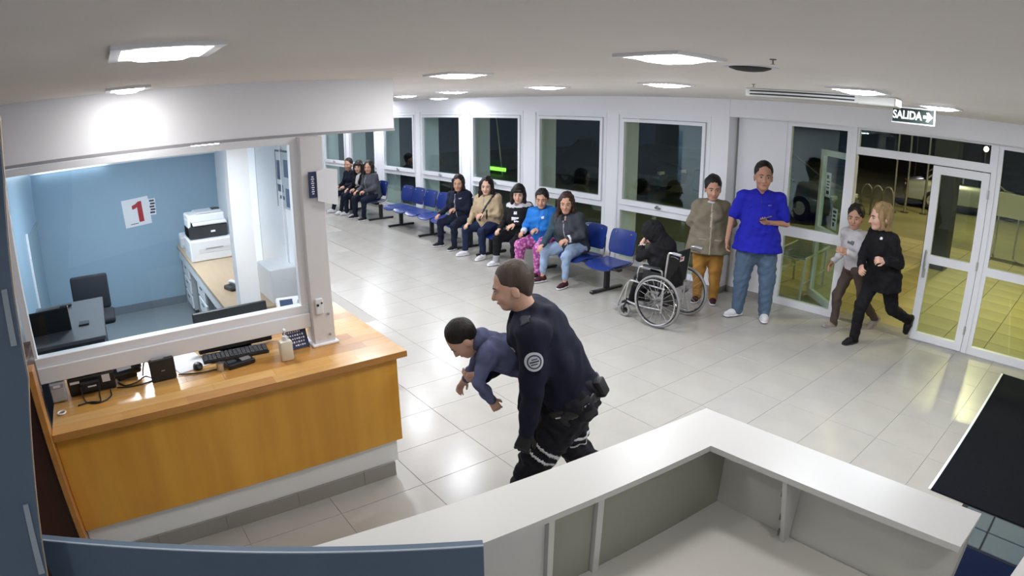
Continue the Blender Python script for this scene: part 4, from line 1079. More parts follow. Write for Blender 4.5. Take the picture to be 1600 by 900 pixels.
def field(prims, res, cuts=(), folds=0.0, fk=70.0, seed=0):
    bs = [bbox(p) for p in prims if p['op'] == '+']
    pad = 0.02 + 2 * res
    lo = np.min([b[0] for b in bs], 0) - pad
    hi = np.max([b[1] for b in bs], 0) + pad
    n = np.ceil((hi - lo) / res).astype(int) + 1
    ax = [lo[i] + res * np.arange(n[i]) for i in range(3)]
    F = np.full(n, 0.5, np.float32)
    for p in prims:
        b0, b1 = bbox(p)
        m = p['k'] + 2.5 * res + 0.01
        i0 = np.clip(np.floor((b0 - m - lo) / res).astype(int), 0, n)
        i1 = np.clip(np.ceil((b1 + m - lo) / res).astype(int) + 1, 0, n)
        if (i1 <= i0).any(): continue
        sl = tuple(slice(a, b) for a, b in zip(i0, i1))
        X = ax[0][sl[0]][:, None, None]; Y = ax[1][sl[1]][None, :, None]; Z = ax[2][sl[2]][None, None, :]
        if p['t'] == 'c':
            a, ba = p['a'], p['b'] - p['a']
            x, y, z = X - a[0], Y - a[1], Z - a[2]
            t = np.clip((x * ba[0] + y * ba[1] + z * ba[2]) / max(1e-9, ba @ ba), 0, 1)
            x, y, z = x - t * ba[0], y - t * ba[1], z - t * ba[2]
            q2 = x * x + y * y + z * z
            if p['wf'] != 1.0:
                l = x * p['lat'][0] + y * p['lat'][1] + z * p['lat'][2]
                q2 = q2 - l * l + (l / p['wf']) ** 2
            d = np.sqrt(np.maximum(q2, 1e-12)) - (p['r1'] + (p['r2'] - p['r1']) * t)
        else:
            x, y, z = X - p['c'][0], Y - p['c'][1], Z - p['c'][2]
            u = [x * p['M'][0, i] + y * p['M'][1, i] + z * p['M'][2, i] for i in range(3)]
            k0 = np.sqrt(sum((u[i] / p['r'][i]) ** 2 for i in range(3)) + 1e-12)
            k1 = np.sqrt(sum((u[i] / p['r'][i] ** 2) ** 2 for i in range(3)) + 1e-12)
            d = k0 * (k0 - 1) / k1
        s = F[sl]
        k = p['k']
        if p['op'] == '+':
            h_ = np.clip(0.5 + 0.5 * (s - d) / k, 0, 1)
            F[sl] = s * (1 - h_) + d * h_ - k * h_ * (1 - h_)
        else:
            h_ = np.clip(0.5 - 0.5 * (s + d) / k, 0, 1)
            F[sl] = s * (1 - h_) - d * h_ + k * h_ * (1 - h_)
    X = ax[0][:, None, None]; Y = ax[1][None, :, None]; Z = ax[2][None, None, :]
    if folds:
        rg = np.random.RandomState(seed)
        w = 0
        for i in range(6):
            kv = rg.normal(size=3); kv = kv / np.linalg.norm(kv) * fk * rg.uniform(0.5, 1.5)
            w = w + np.sin(kv[0] * X + kv[1] * Y + kv[2] * Z + 1.6 * np.sin(0.5 * (kv[1] * X + kv[2] * Y + kv[0] * Z)) + rg.uniform(0, 6))
        F = F + folds * w / 2.4
    for nv, c in cuts:
        F = np.maximum(F, nv[0] * X + nv[1] * Y + nv[2] * Z - c)
    return F, lo
def nets(F, lo, res):
    ins = F < 0
    S = F.shape
    c = np.zeros([s - 1 for s in S], np.int8)
    offs = [(i, j, k) for i in (0, 1) for j in (0, 1) for k in (0, 1)]
    for i, j, k in offs:
        c += ins[i:S[0] - 1 + i, j:S[1] - 1 + j, k:S[2] - 1 + k]
    act = (c > 0) & (c < 8)
    cells = np.argwhere(act)
    idx = np.full(act.shape, -1, np.int64)
    idx[act] = np.arange(len(cells))
    acc = np.zeros((len(cells), 3)); cnt = np.zeros(len(cells))
    for a in offs:
        for d in range(3):
            if a[d]: continue
            b = list(a); b[d] = 1
            fa = F[cells[:, 0] + a[0], cells[:, 1] + a[1], cells[:, 2] + a[2]]
            fb = F[cells[:, 0] + b[0], cells[:, 1] + b[1], cells[:, 2] + b[2]]
            m = (fa < 0) != (fb < 0)
            t = np.where(m, fa / np.where(m, fa - fb, 1), 0)
            P = np.tile(np.array(a, float), (len(cells), 1)); P[:, d] += t
            acc += P * m[:, None]; cnt += m
    Vv = lo + res * (cells + acc / cnt[:, None])
    Q = []
    for d in range(3):
        e, f = [(1, 2), (2, 0), (0, 1)][d]
        A = np.take(ins, range(S[d] - 1), d); B = np.take(ins, range(1, S[d]), d)
        cr = np.argwhere(A != B)
        ok = (cr[:, e] > 0) & (cr[:, f] > 0) & (cr[:, e] < S[e] - 1) & (cr[:, f] < S[f] - 1)
        cr = cr[ok]
        def at(de, df):
            p = cr.copy(); p[:, e] += de; p[:, f] += df
            return idx[p[:, 0], p[:, 1], p[:, 2]]
        q = np.stack([at(-1, -1), at(0, -1), at(0, 0), at(-1, 0)], 1)
        fl = ~A[cr[:, 0], cr[:, 1], cr[:, 2]]
        q[fl] = q[fl][:, ::-1]
        Q.append(q)
    Q = np.concatenate(Q)
    return Vv, Q[(Q >= 0).all(1)]
def np_mesh(name, parts, mats):
    """parts: list of (verts, quads, material index)"""
    me = bpy.data.meshes.new(name)
    off, vs, qs, mi = 0, [], [], []
    for v, q, m in parts:
        vs.append(v); qs.append(q + off); mi.append(np.full(len(q), m)); off += len(v)
    v = np.concatenate(vs); q = np.concatenate(qs); mi = np.concatenate(mi)
    me.vertices.add(len(v)); me.vertices.foreach_set('co', v.astype(np.float32).ravel())
    me.loops.add(q.size); me.loops.foreach_set('vertex_index', q.astype(np.int32).ravel())
    me.polygons.add(len(q))
    me.polygons.foreach_set('loop_start', np.arange(0, q.size, 4, dtype=np.int32))
    for m in mats: me.materials.append(m)
    me.polygons.foreach_set('material_index', mi.astype(np.int32))
    me.polygons.foreach_set('use_smooth', np.ones(len(q), bool))
    me.update(calc_edges=True); me.validate()
    return me
def sdf_mesh(name, prims, res, m, cuts=(), folds=0.0, fk=70.0, seed=0):
    v, q = nets(*field(prims, res, cuts, folds, fk, seed), res)
    return np_mesh(name, [(v, q, 0)], [m])
def sdf_obj(name, prims, res, m, parent, **kw):
    o = bpy.data.objects.new(name, sdf_mesh(name, prims, res, m, **kw))
    return link(o, parent)
def skin_patch(src, name, m, pred, off=0.003, parent=None):
    """a thin band, stripe or patch that hugs part of another mesh: faces whose centre satisfies pred, lifted off by off"""
    me = src.data
    n = len(me.vertices)
    co = np.empty(n * 3, np.float32); me.vertices.foreach_get('co', co); co = co.reshape(-1, 3)
    no = np.empty(n * 3, np.float32); me.vertices.foreach_get('normal', no); no = no.reshape(-1, 3)
    li = np.empty(len(me.loops), np.int32); me.loops.foreach_get('vertex_index', li); q = li.reshape(-1, 4)
    cen = co[q].mean(1); cn = no[q].mean(1)
    keep = q[pred(cen, cn)]
    if len(keep) == 0: return None
    u, inv = np.unique(keep, return_inverse=True)
    inv = inv.reshape(-1, 4)
    k = len(u)
    outer = co[u] + no[u] * off; inner = co[u] - no[u] * 0.002
    faces = [inv, inv[:, ::-1] + k]
    ed = {}
    for f in inv:
        for a, b in zip(f, np.roll(f, -1)):
            ed[(a, b)] = 1
    rim = [(a, b) for (a, b) in ed if (b, a) not in ed]
    if rim:
        faces.append(np.array([[b, a, a + k, b + k] for a, b in rim]))
    mm = np_mesh(name, [(np.concatenate([outer, inner]), np.concatenate(faces), 0)], [m])
    o = bpy.data.objects.new(name, mm)
    return link(o, parent if parent is not None else src)

SKIN = {k: mat('skin_' + k, c, 0.5, spec=0.35, var=0.05, vscale=14) for k, c in dict(fair=(0.60, 0.36, 0.265), warm=(0.50, 0.275, 0.185), tan=(0.42, 0.22, 0.145)).items()}
HAIR = {k: mat('hair_' + k, c, 0.5, spec=0.3, var=0.4, vscale=26, bump=0.5, bscale=90, stretch=(1, 1, 0.15)) for k, c in dict(black=(0.009, 0.007, 0.007), brown=(0.030, 0.014, 0.009), grey=(0.075, 0.055, 0.042), blonde=(0.30, 0.20, 0.095), dark=(0.015, 0.011, 0.009)).items()}
M_eye = mat('eye_white', (0.30, 0.27, 0.25), 0.5)
M_iris = mat('eye_iris', (0.015, 0.008, 0.005), 0.2)
M_lip = mat('lips', (0.33, 0.11, 0.095), 0.45)
def cloth(name, c, rough=0.9, var=0.18, vs=7, bump=0.15, bs=130, **k):
    return mat('cloth_' + name, c, rough, var=var, vscale=vs, bump=bump, bscale=bs, spec=0.25, **k)

def rotv(v, axis, deg):
    return np.array(Matrix.Rotation(math.radians(deg), 3, Vector(axis)) @ Vector(v))

def hand_prims(w, X, Z, side, sc=1.0, curl=35, thumb=0.6):
    """hand from the wrist: X along the fingers, Z out of the back of the hand, side +1 left / -1 right"""
    X = nrm(X); Z = nrm(np.asarray(Z) - X * (np.asarray(Z) @ X)); Y = np.cross(Z, X) * side   # Y towards the thumb
    f = lambda x, y, z: w + sc * (x * X + y * Y + z * Z)
    P = [cap(f(-0.03, 0, 0), f(0.02, 0, 0), 0.024 * sc, 0.022 * sc, 0.012, Y, 1.15)]
    for yb, L in zip((0.029, 0.0095, -0.0095, -0.028), (0.066, 0.074, 0.069, 0.054)):
        b = f(0.083, yb, 0.0)
        P.append(cap(f(0.015, yb * 0.6, 0), b, 0.0135 * sc, 0.0115 * sc, 0.012))
        a1, a2, a3 = [math.radians(t) for t in (curl * 0.7, curl * 1.7, curl * 2.3)]
        d = lambda a: math.cos(a) * X - math.sin(a) * Z + 0.10 * yb / 0.03 * Y
        p1 = b + sc * L * 0.45 * d(a1); p2 = p1 + sc * L * 0.32 * d(a2); p3 = p2 + sc * L * 0.26 * d(a3)
        P += [cap(b, p1, 0.0098 * sc, 0.009 * sc, 0.004), cap(p1, p2, 0.009 * sc, 0.0083 * sc, 0.004), cap(p2, p3, 0.0083 * sc, 0.007 * sc, 0.004)]
    t0 = f(0.022, 0.026, -0.004); t1 = t0 + sc * 0.042 * nrm(0.75 * X + 0.62 * Y - 0.25 * Z); t2 = t1 + sc * 0.032 * nrm(X + thumb * 0.25 * Y - 0.45 * Z)
    P += [cap(f(0.0, 0.008, 0), t0, 0.017 * sc, 0.014 * sc, 0.012), cap(t0, t1, 0.013 * sc, 0.0105 * sc, 0.008), cap(t1, t2, 0.0105 * sc, 0.0085 * sc, 0.004)]
    return P

def person(label, loc, rz, H=1.6, sex='f', girth=1.0, pose=None, skin='warm', hair=('long', 'black'), top=None, bottom=None, shoes=None, res=0.013, head_scale=1.0, group=None, belly=0.0, seed=1):
    p = dict(pel=(0, 0, 0.53 * H), T=(0, 0, 1), hipyaw=0, shyaw=0, head=(0, 0, 0), armL=((0, 0.15, -1), (0.2, 0, -1)), armR=((0, -0.15, -1), (0.2, 0, -1)),
             legL=((0, 0.03, -1), (0, 0, -1)), legR=((0, -0.03, -1), (0, 0, -1)), footL=(1, 0.15, 0), footR=(1, -0.15, 0), handL=None, handR=None, curl=(30, 30), nod=0.0)
    p.update(pose or {})
    s = H / 1.65
    g = girth
    male = sex == 'm'
    Z3 = V(0, 0, 1)
    pel = V(*p['pel'])
    T = nrm(p['T'])
    Lh = rotv((0, 1, 0), (0, 0, 1), p['hipyaw'])
    Ls = rotv((0, 1, 0), (0, 0, 1), p['shyaw']); Ls = nrm(Ls - T * (Ls @ T))
    Fs = np.cross(Ls, T)
    tl = 0.49 * s
    neck = pel + T * tl
    shw = (0.185 if male else 0.158) * s * (0.78 + 0.22 * g)
    J = dict(pel=pel, neck=neck, T=T, Fs=Fs, Ls=Ls, Lh=Lh, s=s)
    for side, nm in ((1, 'L'), (-1, 'R')):
        sh = neck - 0.045 * s * T + side * shw * Ls
        u, f = nrm(p['arm' + nm][0]), nrm(p['arm' + nm][1])
        el = sh + 0.27 * s * u; wr = el + 0.235 * s * f
        hp = pel + side * 0.085 * s * Lh - 0.01 * s * T
        th, sk = nrm(p['leg' + nm][0]), nrm(p['leg' + nm][1])
        kn = hp + 0.405 * s * th; an = kn + 0.385 * s * sk
        J.update({'sh' + nm: sh, 'el' + nm: el, 'wr' + nm: wr, 'fd' + nm: f, 'hp' + nm: hp, 'kn' + nm: kn, 'an' + nm: an, 'ft' + nm: nrm(p['foot' + nm])})
    # head frame
    yw, pt, rl = p['head']
    hR = np.array((Matrix.Rotation(math.radians(yw), 3, 'Z') @ Matrix.Rotation(math.radians(pt), 3, 'Y') @ Matrix.Rotation(math.radians(rl), 3, 'X')))
    hf, hl, hu = hR[:, 0], hR[:, 1], hR[:, 2]
    hs = 1.2 * head_scale * (0.55 + 0.45 * s)
    nk_top = neck + nrm(T * 0.6 + hu * 0.5 + hf * 0.12) * 0.075 * s
    hO = nk_top + hu * (-0.02 * hs) + hf * 0.018 * hs
    hp_ = lambda x, y, z: hO + hs * (x * hf + y * hl + z * hu)
    J.update(hp=hp_, hf=hf, hl=hl, hu=hu, hs=hs, hO=hO)
    # ------------------------------------------------ body
    B = []
    B += [ell(pel, (0.085 * s * g, 0.125 * s * g, 0.10 * s), np.stack([np.cross(Lh, Z3 if abs(T[2]) > 0.3 else T), Lh, Z3], 1) if abs(T[2]) > 0.3 else None, 0.04)]
    B += [cap(pel + 0.02 * T, pel + T * tl * 0.72, 0.085 * s * g, 0.095 * s * g, 0.04, Ls, 1.22)]
    B += [cap(J['shL'] - 0.02 * Ls, J['shR'] + 0.02 * Ls, 0.042 * s, None, 0.05)]
    B += [cap(neck - 0.05 * s * T, nk_top, (0.055 if male else 0.048) * s, (0.052 if male else 0.043) * s, 0.03)]
    for nm in 'LR':
        B += [cap(J['sh' + nm], J['el' + nm], 0.040 * s * g, 0.034 * s, 0.03), cap(J['el' + nm], J['wr' + nm], 0.035 * s, 0.024 * s, 0.012)]
        B += [cap(J['hp' + nm], J['kn' + nm], 0.068 * s * g, 0.048 * s, 0.04), cap(J['kn' + nm], J['an' + nm], 0.046 * s, 0.032 * s, 0.012)]
        fu = nrm(Z3 - J['ft' + nm] * (Z3 @ J['ft' + nm]))
        B += [cap(J['an' + nm] - 0.02 * s * J['ft' + nm] - 0.02 * s * fu, J['an' + nm] + 0.10 * s * J['ft' + nm] - 0.038 * s * fu, 0.024 * s, 0.016 * s, 0.01)]
    vb, qb = nets(*field(B, max(res, 0.014)), max(res, 0.014))
    hM = np.stack([hf, hl, hu], 1)
    hh = hs
    Hd = [ell(hp_(-0.012, 0, 0.135), V(0.094, 0.074, 0.090) * hh, hM, 0.02), ell(hp_(0.022, 0, 0.078), V(0.070, 0.061, 0.082) * hh, hM, 0.03),
          ell(hp_(0.056, 0, 0.018), V(0.030, 0.034, 0.024) * hh, hM, 0.025),
          cap(hp_(0.086, 0, 0.112), hp_(0.106, 0, 0.073), 0.0085 * hh, 0.013 * hh, 0.010), ell(hp_(0.094, 0.010, 0.069), V(0.010, 0.009, 0.008) * hh, hM, 0.006), ell(hp_(0.094, -0.010, 0.069), V(0.010, 0.009, 0.008) * hh, hM, 0.006),
          cap(hp_(0.080, 0.012, 0.127), hp_(0.066, 0.045, 0.126), 0.010 * hh, 0.008 * hh, 0.012), cap(hp_(0.080, -0.012, 0.127), hp_(0.066, -0.045, 0.126), 0.010 * hh, 0.008 * hh, 0.012),
          ell(hp_(0.062, 0.036, 0.074), V(0.022, 0.020, 0.022) * hh, hM, 0.02), ell(hp_(0.062, -0.036, 0.074), V(0.022, 0.020, 0.022) * hh, hM, 0.02),
          ell(hp_(0.082, 0, 0.044), V(0.012, 0.022, 0.012) * hh, hM, 0.012),
          cap(hp_(-0.02, 0, 0.04), neck - 0.02 * s * T, (0.052 if male else 0.045) * hh, (0.058 if male else 0.050) * s, 0.03)]
    for sd in (1, -1):
        Hd += [ell(hp_(-0.012, 0.073 * sd, 0.088), V(0.020, 0.009, 0.031) * hh, hM, 0.006)]
        Hd += [ell(hp_(0.094, 0.031 * sd, 0.106), V(0.014, 0.017, 0.010) * hh, hM, 0.008, '-')]
    vh, qh = nets(*field(Hd, 0.0058), 0.0058)
    parts = [(vb, qb, 0), (vh, qh, 0)]
    for i, (nm, sd) in enumerate((('L', 1), ('R', -1))):
        hd = p['hand' + nm]
        X, Zb = hd if hd is not None else (J['fd' + nm], nrm(V(0.25, 0.7 * sd, 0.6)))
        v, q = nets(*field(hand_prims(J['wr' + nm], X, Zb, sd, 0.98 * s ** 0.6, p['curl'][i]), 0.0048), 0.0048)
        parts.append((v, q, 0))
        J['hd' + nm] = J['wr' + nm] + 0.085 * s * nrm(X)
    me = np_mesh('person', parts, [SKIN[skin]])
    o = bpy.data.objects.new('person', me)
    o.location = loc; o.rotation_euler = (0, 0, rz)
    link(o)
    tag(o, label, 'person', group)
    # ------------------------------------------------ face details
    for sd in (1, -1):
        Rm = Matrix(hM.tolist())
        e = MB().ball(hp_(0.0815, 0.031 * sd, 0.1065), 0.0112 * hh, (0.9, 1.15, 0.55), 12, 8, Rm).build('eye', M_eye, o, True)
        MB().ball(hp_(0.0870, 0.030 * sd, 0.1065), 0.0066 * hh, (0.75, 1, 1.05), 10, 8, Rm).build('iris', M_iris, e, True)
        MB().tube([hp_(0.093, 0.013 * sd, 0.124), hp_(0.090, 0.030 * sd, 0.130), hp_(0.077, 0.047 * sd, 0.125)], [0.0032 * hh, 0.0034 * hh, 0.002 * hh], 6).build('eyebrow', HAIR['dark'] if hair[1] != 'blonde' else HAIR['brown'], o, True)
    MB().tube([hp_(0.082, 0.023, 0.043), hp_(0.0935, 0.010, 0.0455), hp_(0.0945, 0, 0.0445), hp_(0.0935, -0.010, 0.0455), hp_(0.082, -0.023, 0.043)], [0.002 * hh, 0.0055 * hh, 0.006 * hh, 0.0055 * hh, 0.002 * hh], 6).build('lips', M_lip, o, True)
    # ------------------------------------------------ hair or hood
    st, hc = hair
    E = lambda c, r, k=0.02, op='+': ell(hp_(*c), V(*r) * hh, hM, k, op)
    C = lambda a, b, r1, r2, k=0.02, wf=1.0, op='+': cap(hp_(*a), hp_(*b), r1 * hh, r2 * hh, k, hl, wf, op)
    Hr = [E((-0.025, 0, 0.142), (0.102, 0.085, 0.100))]
    cuts = []
    if st == 'long':
        for sd in (1, -1):
            Hr += [C((0.02, 0.074 * sd, 0.15), (0.012, 0.084 * sd, 0.03), 0.022, 0.026, 0.03), C((0.012, 0.084 * sd, 0.03), (0.035, 0.095 * sd, -0.13), 0.026, 0.020, 0.03)]
        Hr += [C((-0.06, 0, 0.10), (-0.075, 0, -0.10), 0.055, 0.050, 0.04, 1.5)]
    elif st == 'bob':
        for sd in (1, -1):
            Hr += [C((0.02, 0.074 * sd, 0.15), (0.018, 0.082 * sd, 0.02), 0.022, 0.022, 0.03)]
        Hr += [C((-0.05, 0, 0.10), (-0.055, 0, 0.0), 0.055, 0.050, 0.04, 1.4)]
    elif st == 'fringe':
        for sd in (1, -1):
            Hr += [C((0.025, 0.074 * sd, 0.15), (0.028, 0.082 * sd, 0.0), 0.024, 0.024, 0.03)]
        Hr += [C((-0.05, 0, 0.10), (-0.055, 0, -0.02), 0.055, 0.052, 0.04, 1.4), C((0.075, 0.035, 0.165), (0.075, -0.035, 0.165), 0.026, 0.026, 0.02)]
    elif st == 'tied':
        Hr += [E((-0.115, 0, 0.125), (0.042, 0.045, 0.042), 0.03), C((-0.06, 0, 0.11), (-0.06, 0, 0.055), 0.05, 0.04, 0.03, 1.3)]
    elif st == 'short':
        Hr = [E((-0.024, 0, 0.146), (0.098, 0.081, 0.092)), C((-0.055, 0, 0.12), (-0.055, 0, 0.065), 0.045, 0.036, 0.03, 1.3)]
    elif st == 'hood':
        Hr = [E((-0.022, 0, 0.130), (0.115, 0.100, 0.118)), C((-0.03, 0, 0.08), (-0.035, 0, -0.03), 0.085, 0.085, 0.04, 1.1), C((-0.02, 0, -0.02), (-0.03, 0, -0.09), 0.08, 0.10, 0.05, 1.3)]
    if st == 'short':
        Hr += [E((0.105, 0, 0.070), (0.085, 0.095, 0.085), 0.012, '-'), E((0.02, 0, 0.03), (0.07, 0.10, 0.065), 0.012, '-')]
        Hr += [E((-0.008, 0.085, 0.082), (0.026, 0.02, 0.036), 0.008, '-'), E((-0.008, -0.085, 0.082), (0.026, 0.02, 0.036), 0.008, '-')]
    elif st == 'fringe':
        Hr += [E((0.105, 0, 0.062), (0.075, 0.056, 0.078), 0.012, '-')]
    elif st == 'hood':
        Hr += [E((0.105, 0, 0.075), (0.075, 0.058, 0.078), 0.012, '-')]
    else:
        Hr += [E((0.108, 0, 0.090), (0.080, 0.062, 0.094), 0.014, '-')]
    hm = hc if isinstance(hc, bpy.types.Material) else HAIR[hc]
    ho = sdf_obj('hood' if st == 'hood' else 'hair', Hr, 0.0075, hm, o, folds=0.0012 if st == 'short' else 0.003, fk=110, seed=seed)
    J['hair'] = ho
    # ------------------------------------------------ trousers
    bt = bottom
    w = bt.get('wide', 1.0)
    Fh = np.cross(Lh, Z3)
    P = [ell(pel + (0.0) * T, (0.112 * s * g, 0.158 * s * g, 0.115 * s), np.stack([Fh, Lh, Z3], 1), 0.05), cap(pel, pel + 0.10 * s * T, 0.105 * s * g, 0.10 * s * g, 0.03, Ls, 1.25)]
    for nm in 'LR':
        end = J['an' + nm] + (J['kn' + nm] - J['an' + nm]) * bt.get('short', 0.0)
        P += [cap(J['hp' + nm], J['kn' + nm], 0.092 * s * g * (0.5 + 0.5 * w), 0.066 * s * w * (0.8 + 0.2 * g), 0.05), cap(J['kn' + nm], end, 0.066 * s * w * (0.8 + 0.2 * g), 0.050 * s * w, 0.02)]
    cuts = [(T, T @ (pel + 0.12 * s * T))]
    tr = sdf_obj('trousers', P, res, bt['mat'], o, cuts=cuts, folds=bt.get('folds', 0.005), fk=65, seed=seed + 3)
    J['trousers'] = tr
    # ------------------------------------------------ top
    tp = top
    th = tp.get('thick', 1.0)
    hem = tp.get('hem', 0.06)
    P = [cap(pel - T * (hem - 0.06) * 0.5, pel + T * tl * 0.45, 0.118 * s * g * th, 0.112 * s * g * th, 0.04, Ls, 1.28), cap(pel + T * tl * 0.45, pel + T * tl * 0.80, 0.112 * s * g * th, 0.108 * s * g * th, 0.05, Ls, 1.35 if male else 1.25)]
    if hem > 0.10:
        P += [ell(pel, (0.125 * s * g * th, 0.17 * s * g * th, 0.12 * s), np.stack([Fh, Lh, Z3], 1), 0.05)]
    if hem > 0.12:
        P += [cap(pel + 0.03 * s * T, pel - (hem + 0.02) * T, 0.128 * s * g * th, 0.134 * s * g * th * (0.6 + 0.4 * bt.get('wide', 1.0)), 0.04, Lh, 1.42)]
    if belly:
        P += [ell(pel + T * tl * 0.33 + Fs * 0.055 * s, (0.12 * s * belly, 0.15 * s * belly, 0.15 * s), np.stack([Fs, Ls, T], 1), 0.06)]
    if not male:
        for sd in (1, -1):
            P += [ell(pel + T * tl * 0.64 + Fs * 0.085 * s * g + sd * 0.062 * s * Ls, V(0.062, 0.068, 0.07) * s * g, np.stack([Fs, Ls, T], 1), 0.05)]
    P += [cap(J['shL'] - 0.01 * Ls, J['shR'] + 0.01 * Ls, 0.060 * s * th, None, 0.05)]
    slv = tp.get('sleeve', 1.0)
    cuts = [(-T, -(T @ (pel - hem * T)))]
    for nm in 'LR':
        sh, el, wr = J['sh' + nm], J['el' + nm], J['wr' + nm]
        if slv > 0.6:
            e2 = el + (wr - el) * min(1.0, (slv - 0.5) * 2 * 0.97)
            P += [cap(sh, el, 0.060 * s * th * (0.7 + 0.3 * g), 0.050 * s * th, 0.04), cap(el, e2, 0.050 * s * th, 0.040 * s * th, 0.015)]
        else:
            e2 = sh + (el - sh) * slv * 1.55
            P += [cap(sh, e2, 0.062 * s * th * (0.7 + 0.3 * g), 0.060 * s * th, 0.04)]
    if tp.get('collar', True):
        P += [cap(neck - 0.02 * s * T, neck + 0.03 * s * T, 0.072 * s, 0.064 * s, 0.02)]
        P += [cap(neck + 0.10 * s * Fs + 0.10 * s * T, neck + 0.02 * s * T + 0.085 * s * Fs, 0.03 * s, 0.035 * s, 0.01, None, 1.0, '-')]
    ng = tp.get('vneck')
    if ng:
        P += [cap(neck + 0.13 * s * Fs + 0.02 * T, neck + 0.11 * s * Fs - ng * s * T, 0.05 * s, 0.012 * s, 0.01, None, 1.0, '-')]
    to = sdf_obj(tp.get('name', 'jacket'), P, tp.get('res', res), tp['mat'], o, cuts=cuts + [(T, T @ (neck + 0.045 * s * T))] if not tp.get('fold_over') else cuts, folds=tp.get('folds', 0.006), fk=tp.get('fk', 60), seed=seed + 5)
    J['top'] = to
    # ------------------------------------------------ shoes
    for nm in 'LR':
        a, f = J['an' + nm], J['ft' + nm]
        up = nrm(Z3 - f * (Z3 @ f)) ; lat = np.cross(up, f)
        hl_ = a - 0.035 * s * f - 0.035 * s * up; toe = a + 0.145 * s * f - 0.045 * s * up
        sp = [cap(hl_, a + 0.08 * s * f - 0.032 * s * up, 0.036 * s, 0.036 * s, 0.02), cap(a + 0.07 * s * f - 0.036 * s * up, toe, 0.040 * s, 0.030 * s, 0.02, lat, 1.2), cap(a - 0.01 * f, a - 0.03 * s * up, 0.040 * s, 0.040 * s, 0.02)]
        base = a - 0.068 * s * up
        sh_ = sdf_obj('shoe', sp, 0.008, shoes['mat'], o, cuts=[(-up, -(up @ (base + 0.012 * s * up)))])
        so = [cap(hl_ - 0.03 * s * up, a + 0.05 * s * f - 0.06 * s * up, 0.042 * s, 0.040 * s, 0.02), cap(a + 0.05 * s * f - 0.06 * s * up, toe - 0.01 * up, 0.042 * s, 0.034 * s, 0.02, lat, 1.2)]
        sdf_obj('sole', so, 0.008, shoes.get('sole', M_whiteplastic), sh_, cuts=[(up, up @ (base + 0.022 * s * up)), (-up, -(up @ base))])
    return o, J
# ================================================================ the cast
CW = dict(
    navy=cloth('navy', (0.010, 0.013, 0.030)), black=cloth('black', (0.008, 0.008, 0.010)), beige=cloth('beige', (0.43, 0.33, 0.21), var=0.10),
    blue=cloth('blue', (0.012, 0.155, 0.52), 0.6), grey=cloth('grey', (0.045, 0.050, 0.062)), slate=cloth('slate', (0.075, 0.078, 0.095)), polo=cloth('polo', (0.012, 0.014, 0.36), 0.8, var=0.1),
    jeans=cloth('jeans', (0.085, 0.13, 0.20)), ljeans=cloth('ljeans', (0.30, 0.39, 0.55)), mustard=cloth('mustard', (0.40, 0.20, 0.045)), khaki=cloth('khaki', (0.215, 0.185, 0.135)),
    dnavy=cloth('dnavy', (0.013, 0.020, 0.055)), white=cloth('white', (0.55, 0.53, 0.55)), brown=cloth('brown', (0.085, 0.062, 0.052)), police=cloth('police', (0.0055, 0.007, 0.021), 0.8), policet=cloth('policet', (0.006, 0.0065, 0.011), 0.8),
    child=cloth('child', (0.105, 0.115, 0.215)), teal=cloth('tealgrey', (0.035, 0.065, 0.09)))
def pink_mat():
    m = mat('cloth_pink_print', (0.5, 0.16, 0.38), 0.9)
    nt = m.node_tree; b = nt.nodes['Principled BSDF']
    tc = nt.nodes.new('ShaderNodeTexCoord'); vo = nt.nodes.new('ShaderNodeTexVoronoi'); vo.inputs['Scale'].default_value = 26
    r = nt.nodes.new('ShaderNodeValToRGB'); e = r.color_ramp.elements
    e[0].position = 0.0; e[0].color = (0.62, 0.45, 0.56, 1)
    e[1].position = 0.62; e[1].color = (0.30, 0.05, 0.21, 1)
    k = e.new(0.30); k.color = (0.60, 0.22, 0.46, 1); k2 = e.new(0.45); k2.color = (0.45, 0.12, 0.33, 1)
    nt.links.new(tc.outputs['Object'], vo.inputs['Vector']); nt.links.new(vo.outputs['Distance'], r.inputs['Fac']); nt.links.new(r.outputs['Color'], b.inputs['Base Color'])
    return m
CW['pink'] = pink_mat()
SH_W = dict(mat=cloth('shoe_white', (0.62, 0.62, 0.64), 0.6), sole=M_whiteplastic)
SH_B = dict(mat=cloth('shoe_black', (0.008, 0.008, 0.009), 0.6), sole=M_black)
SH_BW = dict(mat=cloth('shoe_black', (0.008, 0.008, 0.009), 0.6), sole=M_whiteplastic)
SH_R = dict(mat=cloth('shoe_wine', (0.045, 0.012, 0.016), 0.6), sole=M_whiteplastic)
RD = math.radians
SEAT = 0.385
YB = 5.40
def zipper(J, o, m=None, w=0.006, name='zip'):
    Fs, Ls, pel = J['Fs'], J['Ls'], J['pel']
    return skin_patch(J['top'], name, m or M_greyplastic, lambda c, n: (np.abs((c - pel) @ Ls) < w) & (n @ Fs > 0.5), 0.002)
def front_patch(J, name, m, cy, cz, ry, rz_, off=0.0025):
    Fs, Ls, T, pel = J['Fs'], J['Ls'], J['T'], J['pel']
    return skin_patch(J['top'], name, m, lambda c, n: (np.abs((c - pel) @ Ls - cy) < ry) & (np.abs((c - pel) @ T - cz) < rz_) & (n @ Fs > 0.35), off)

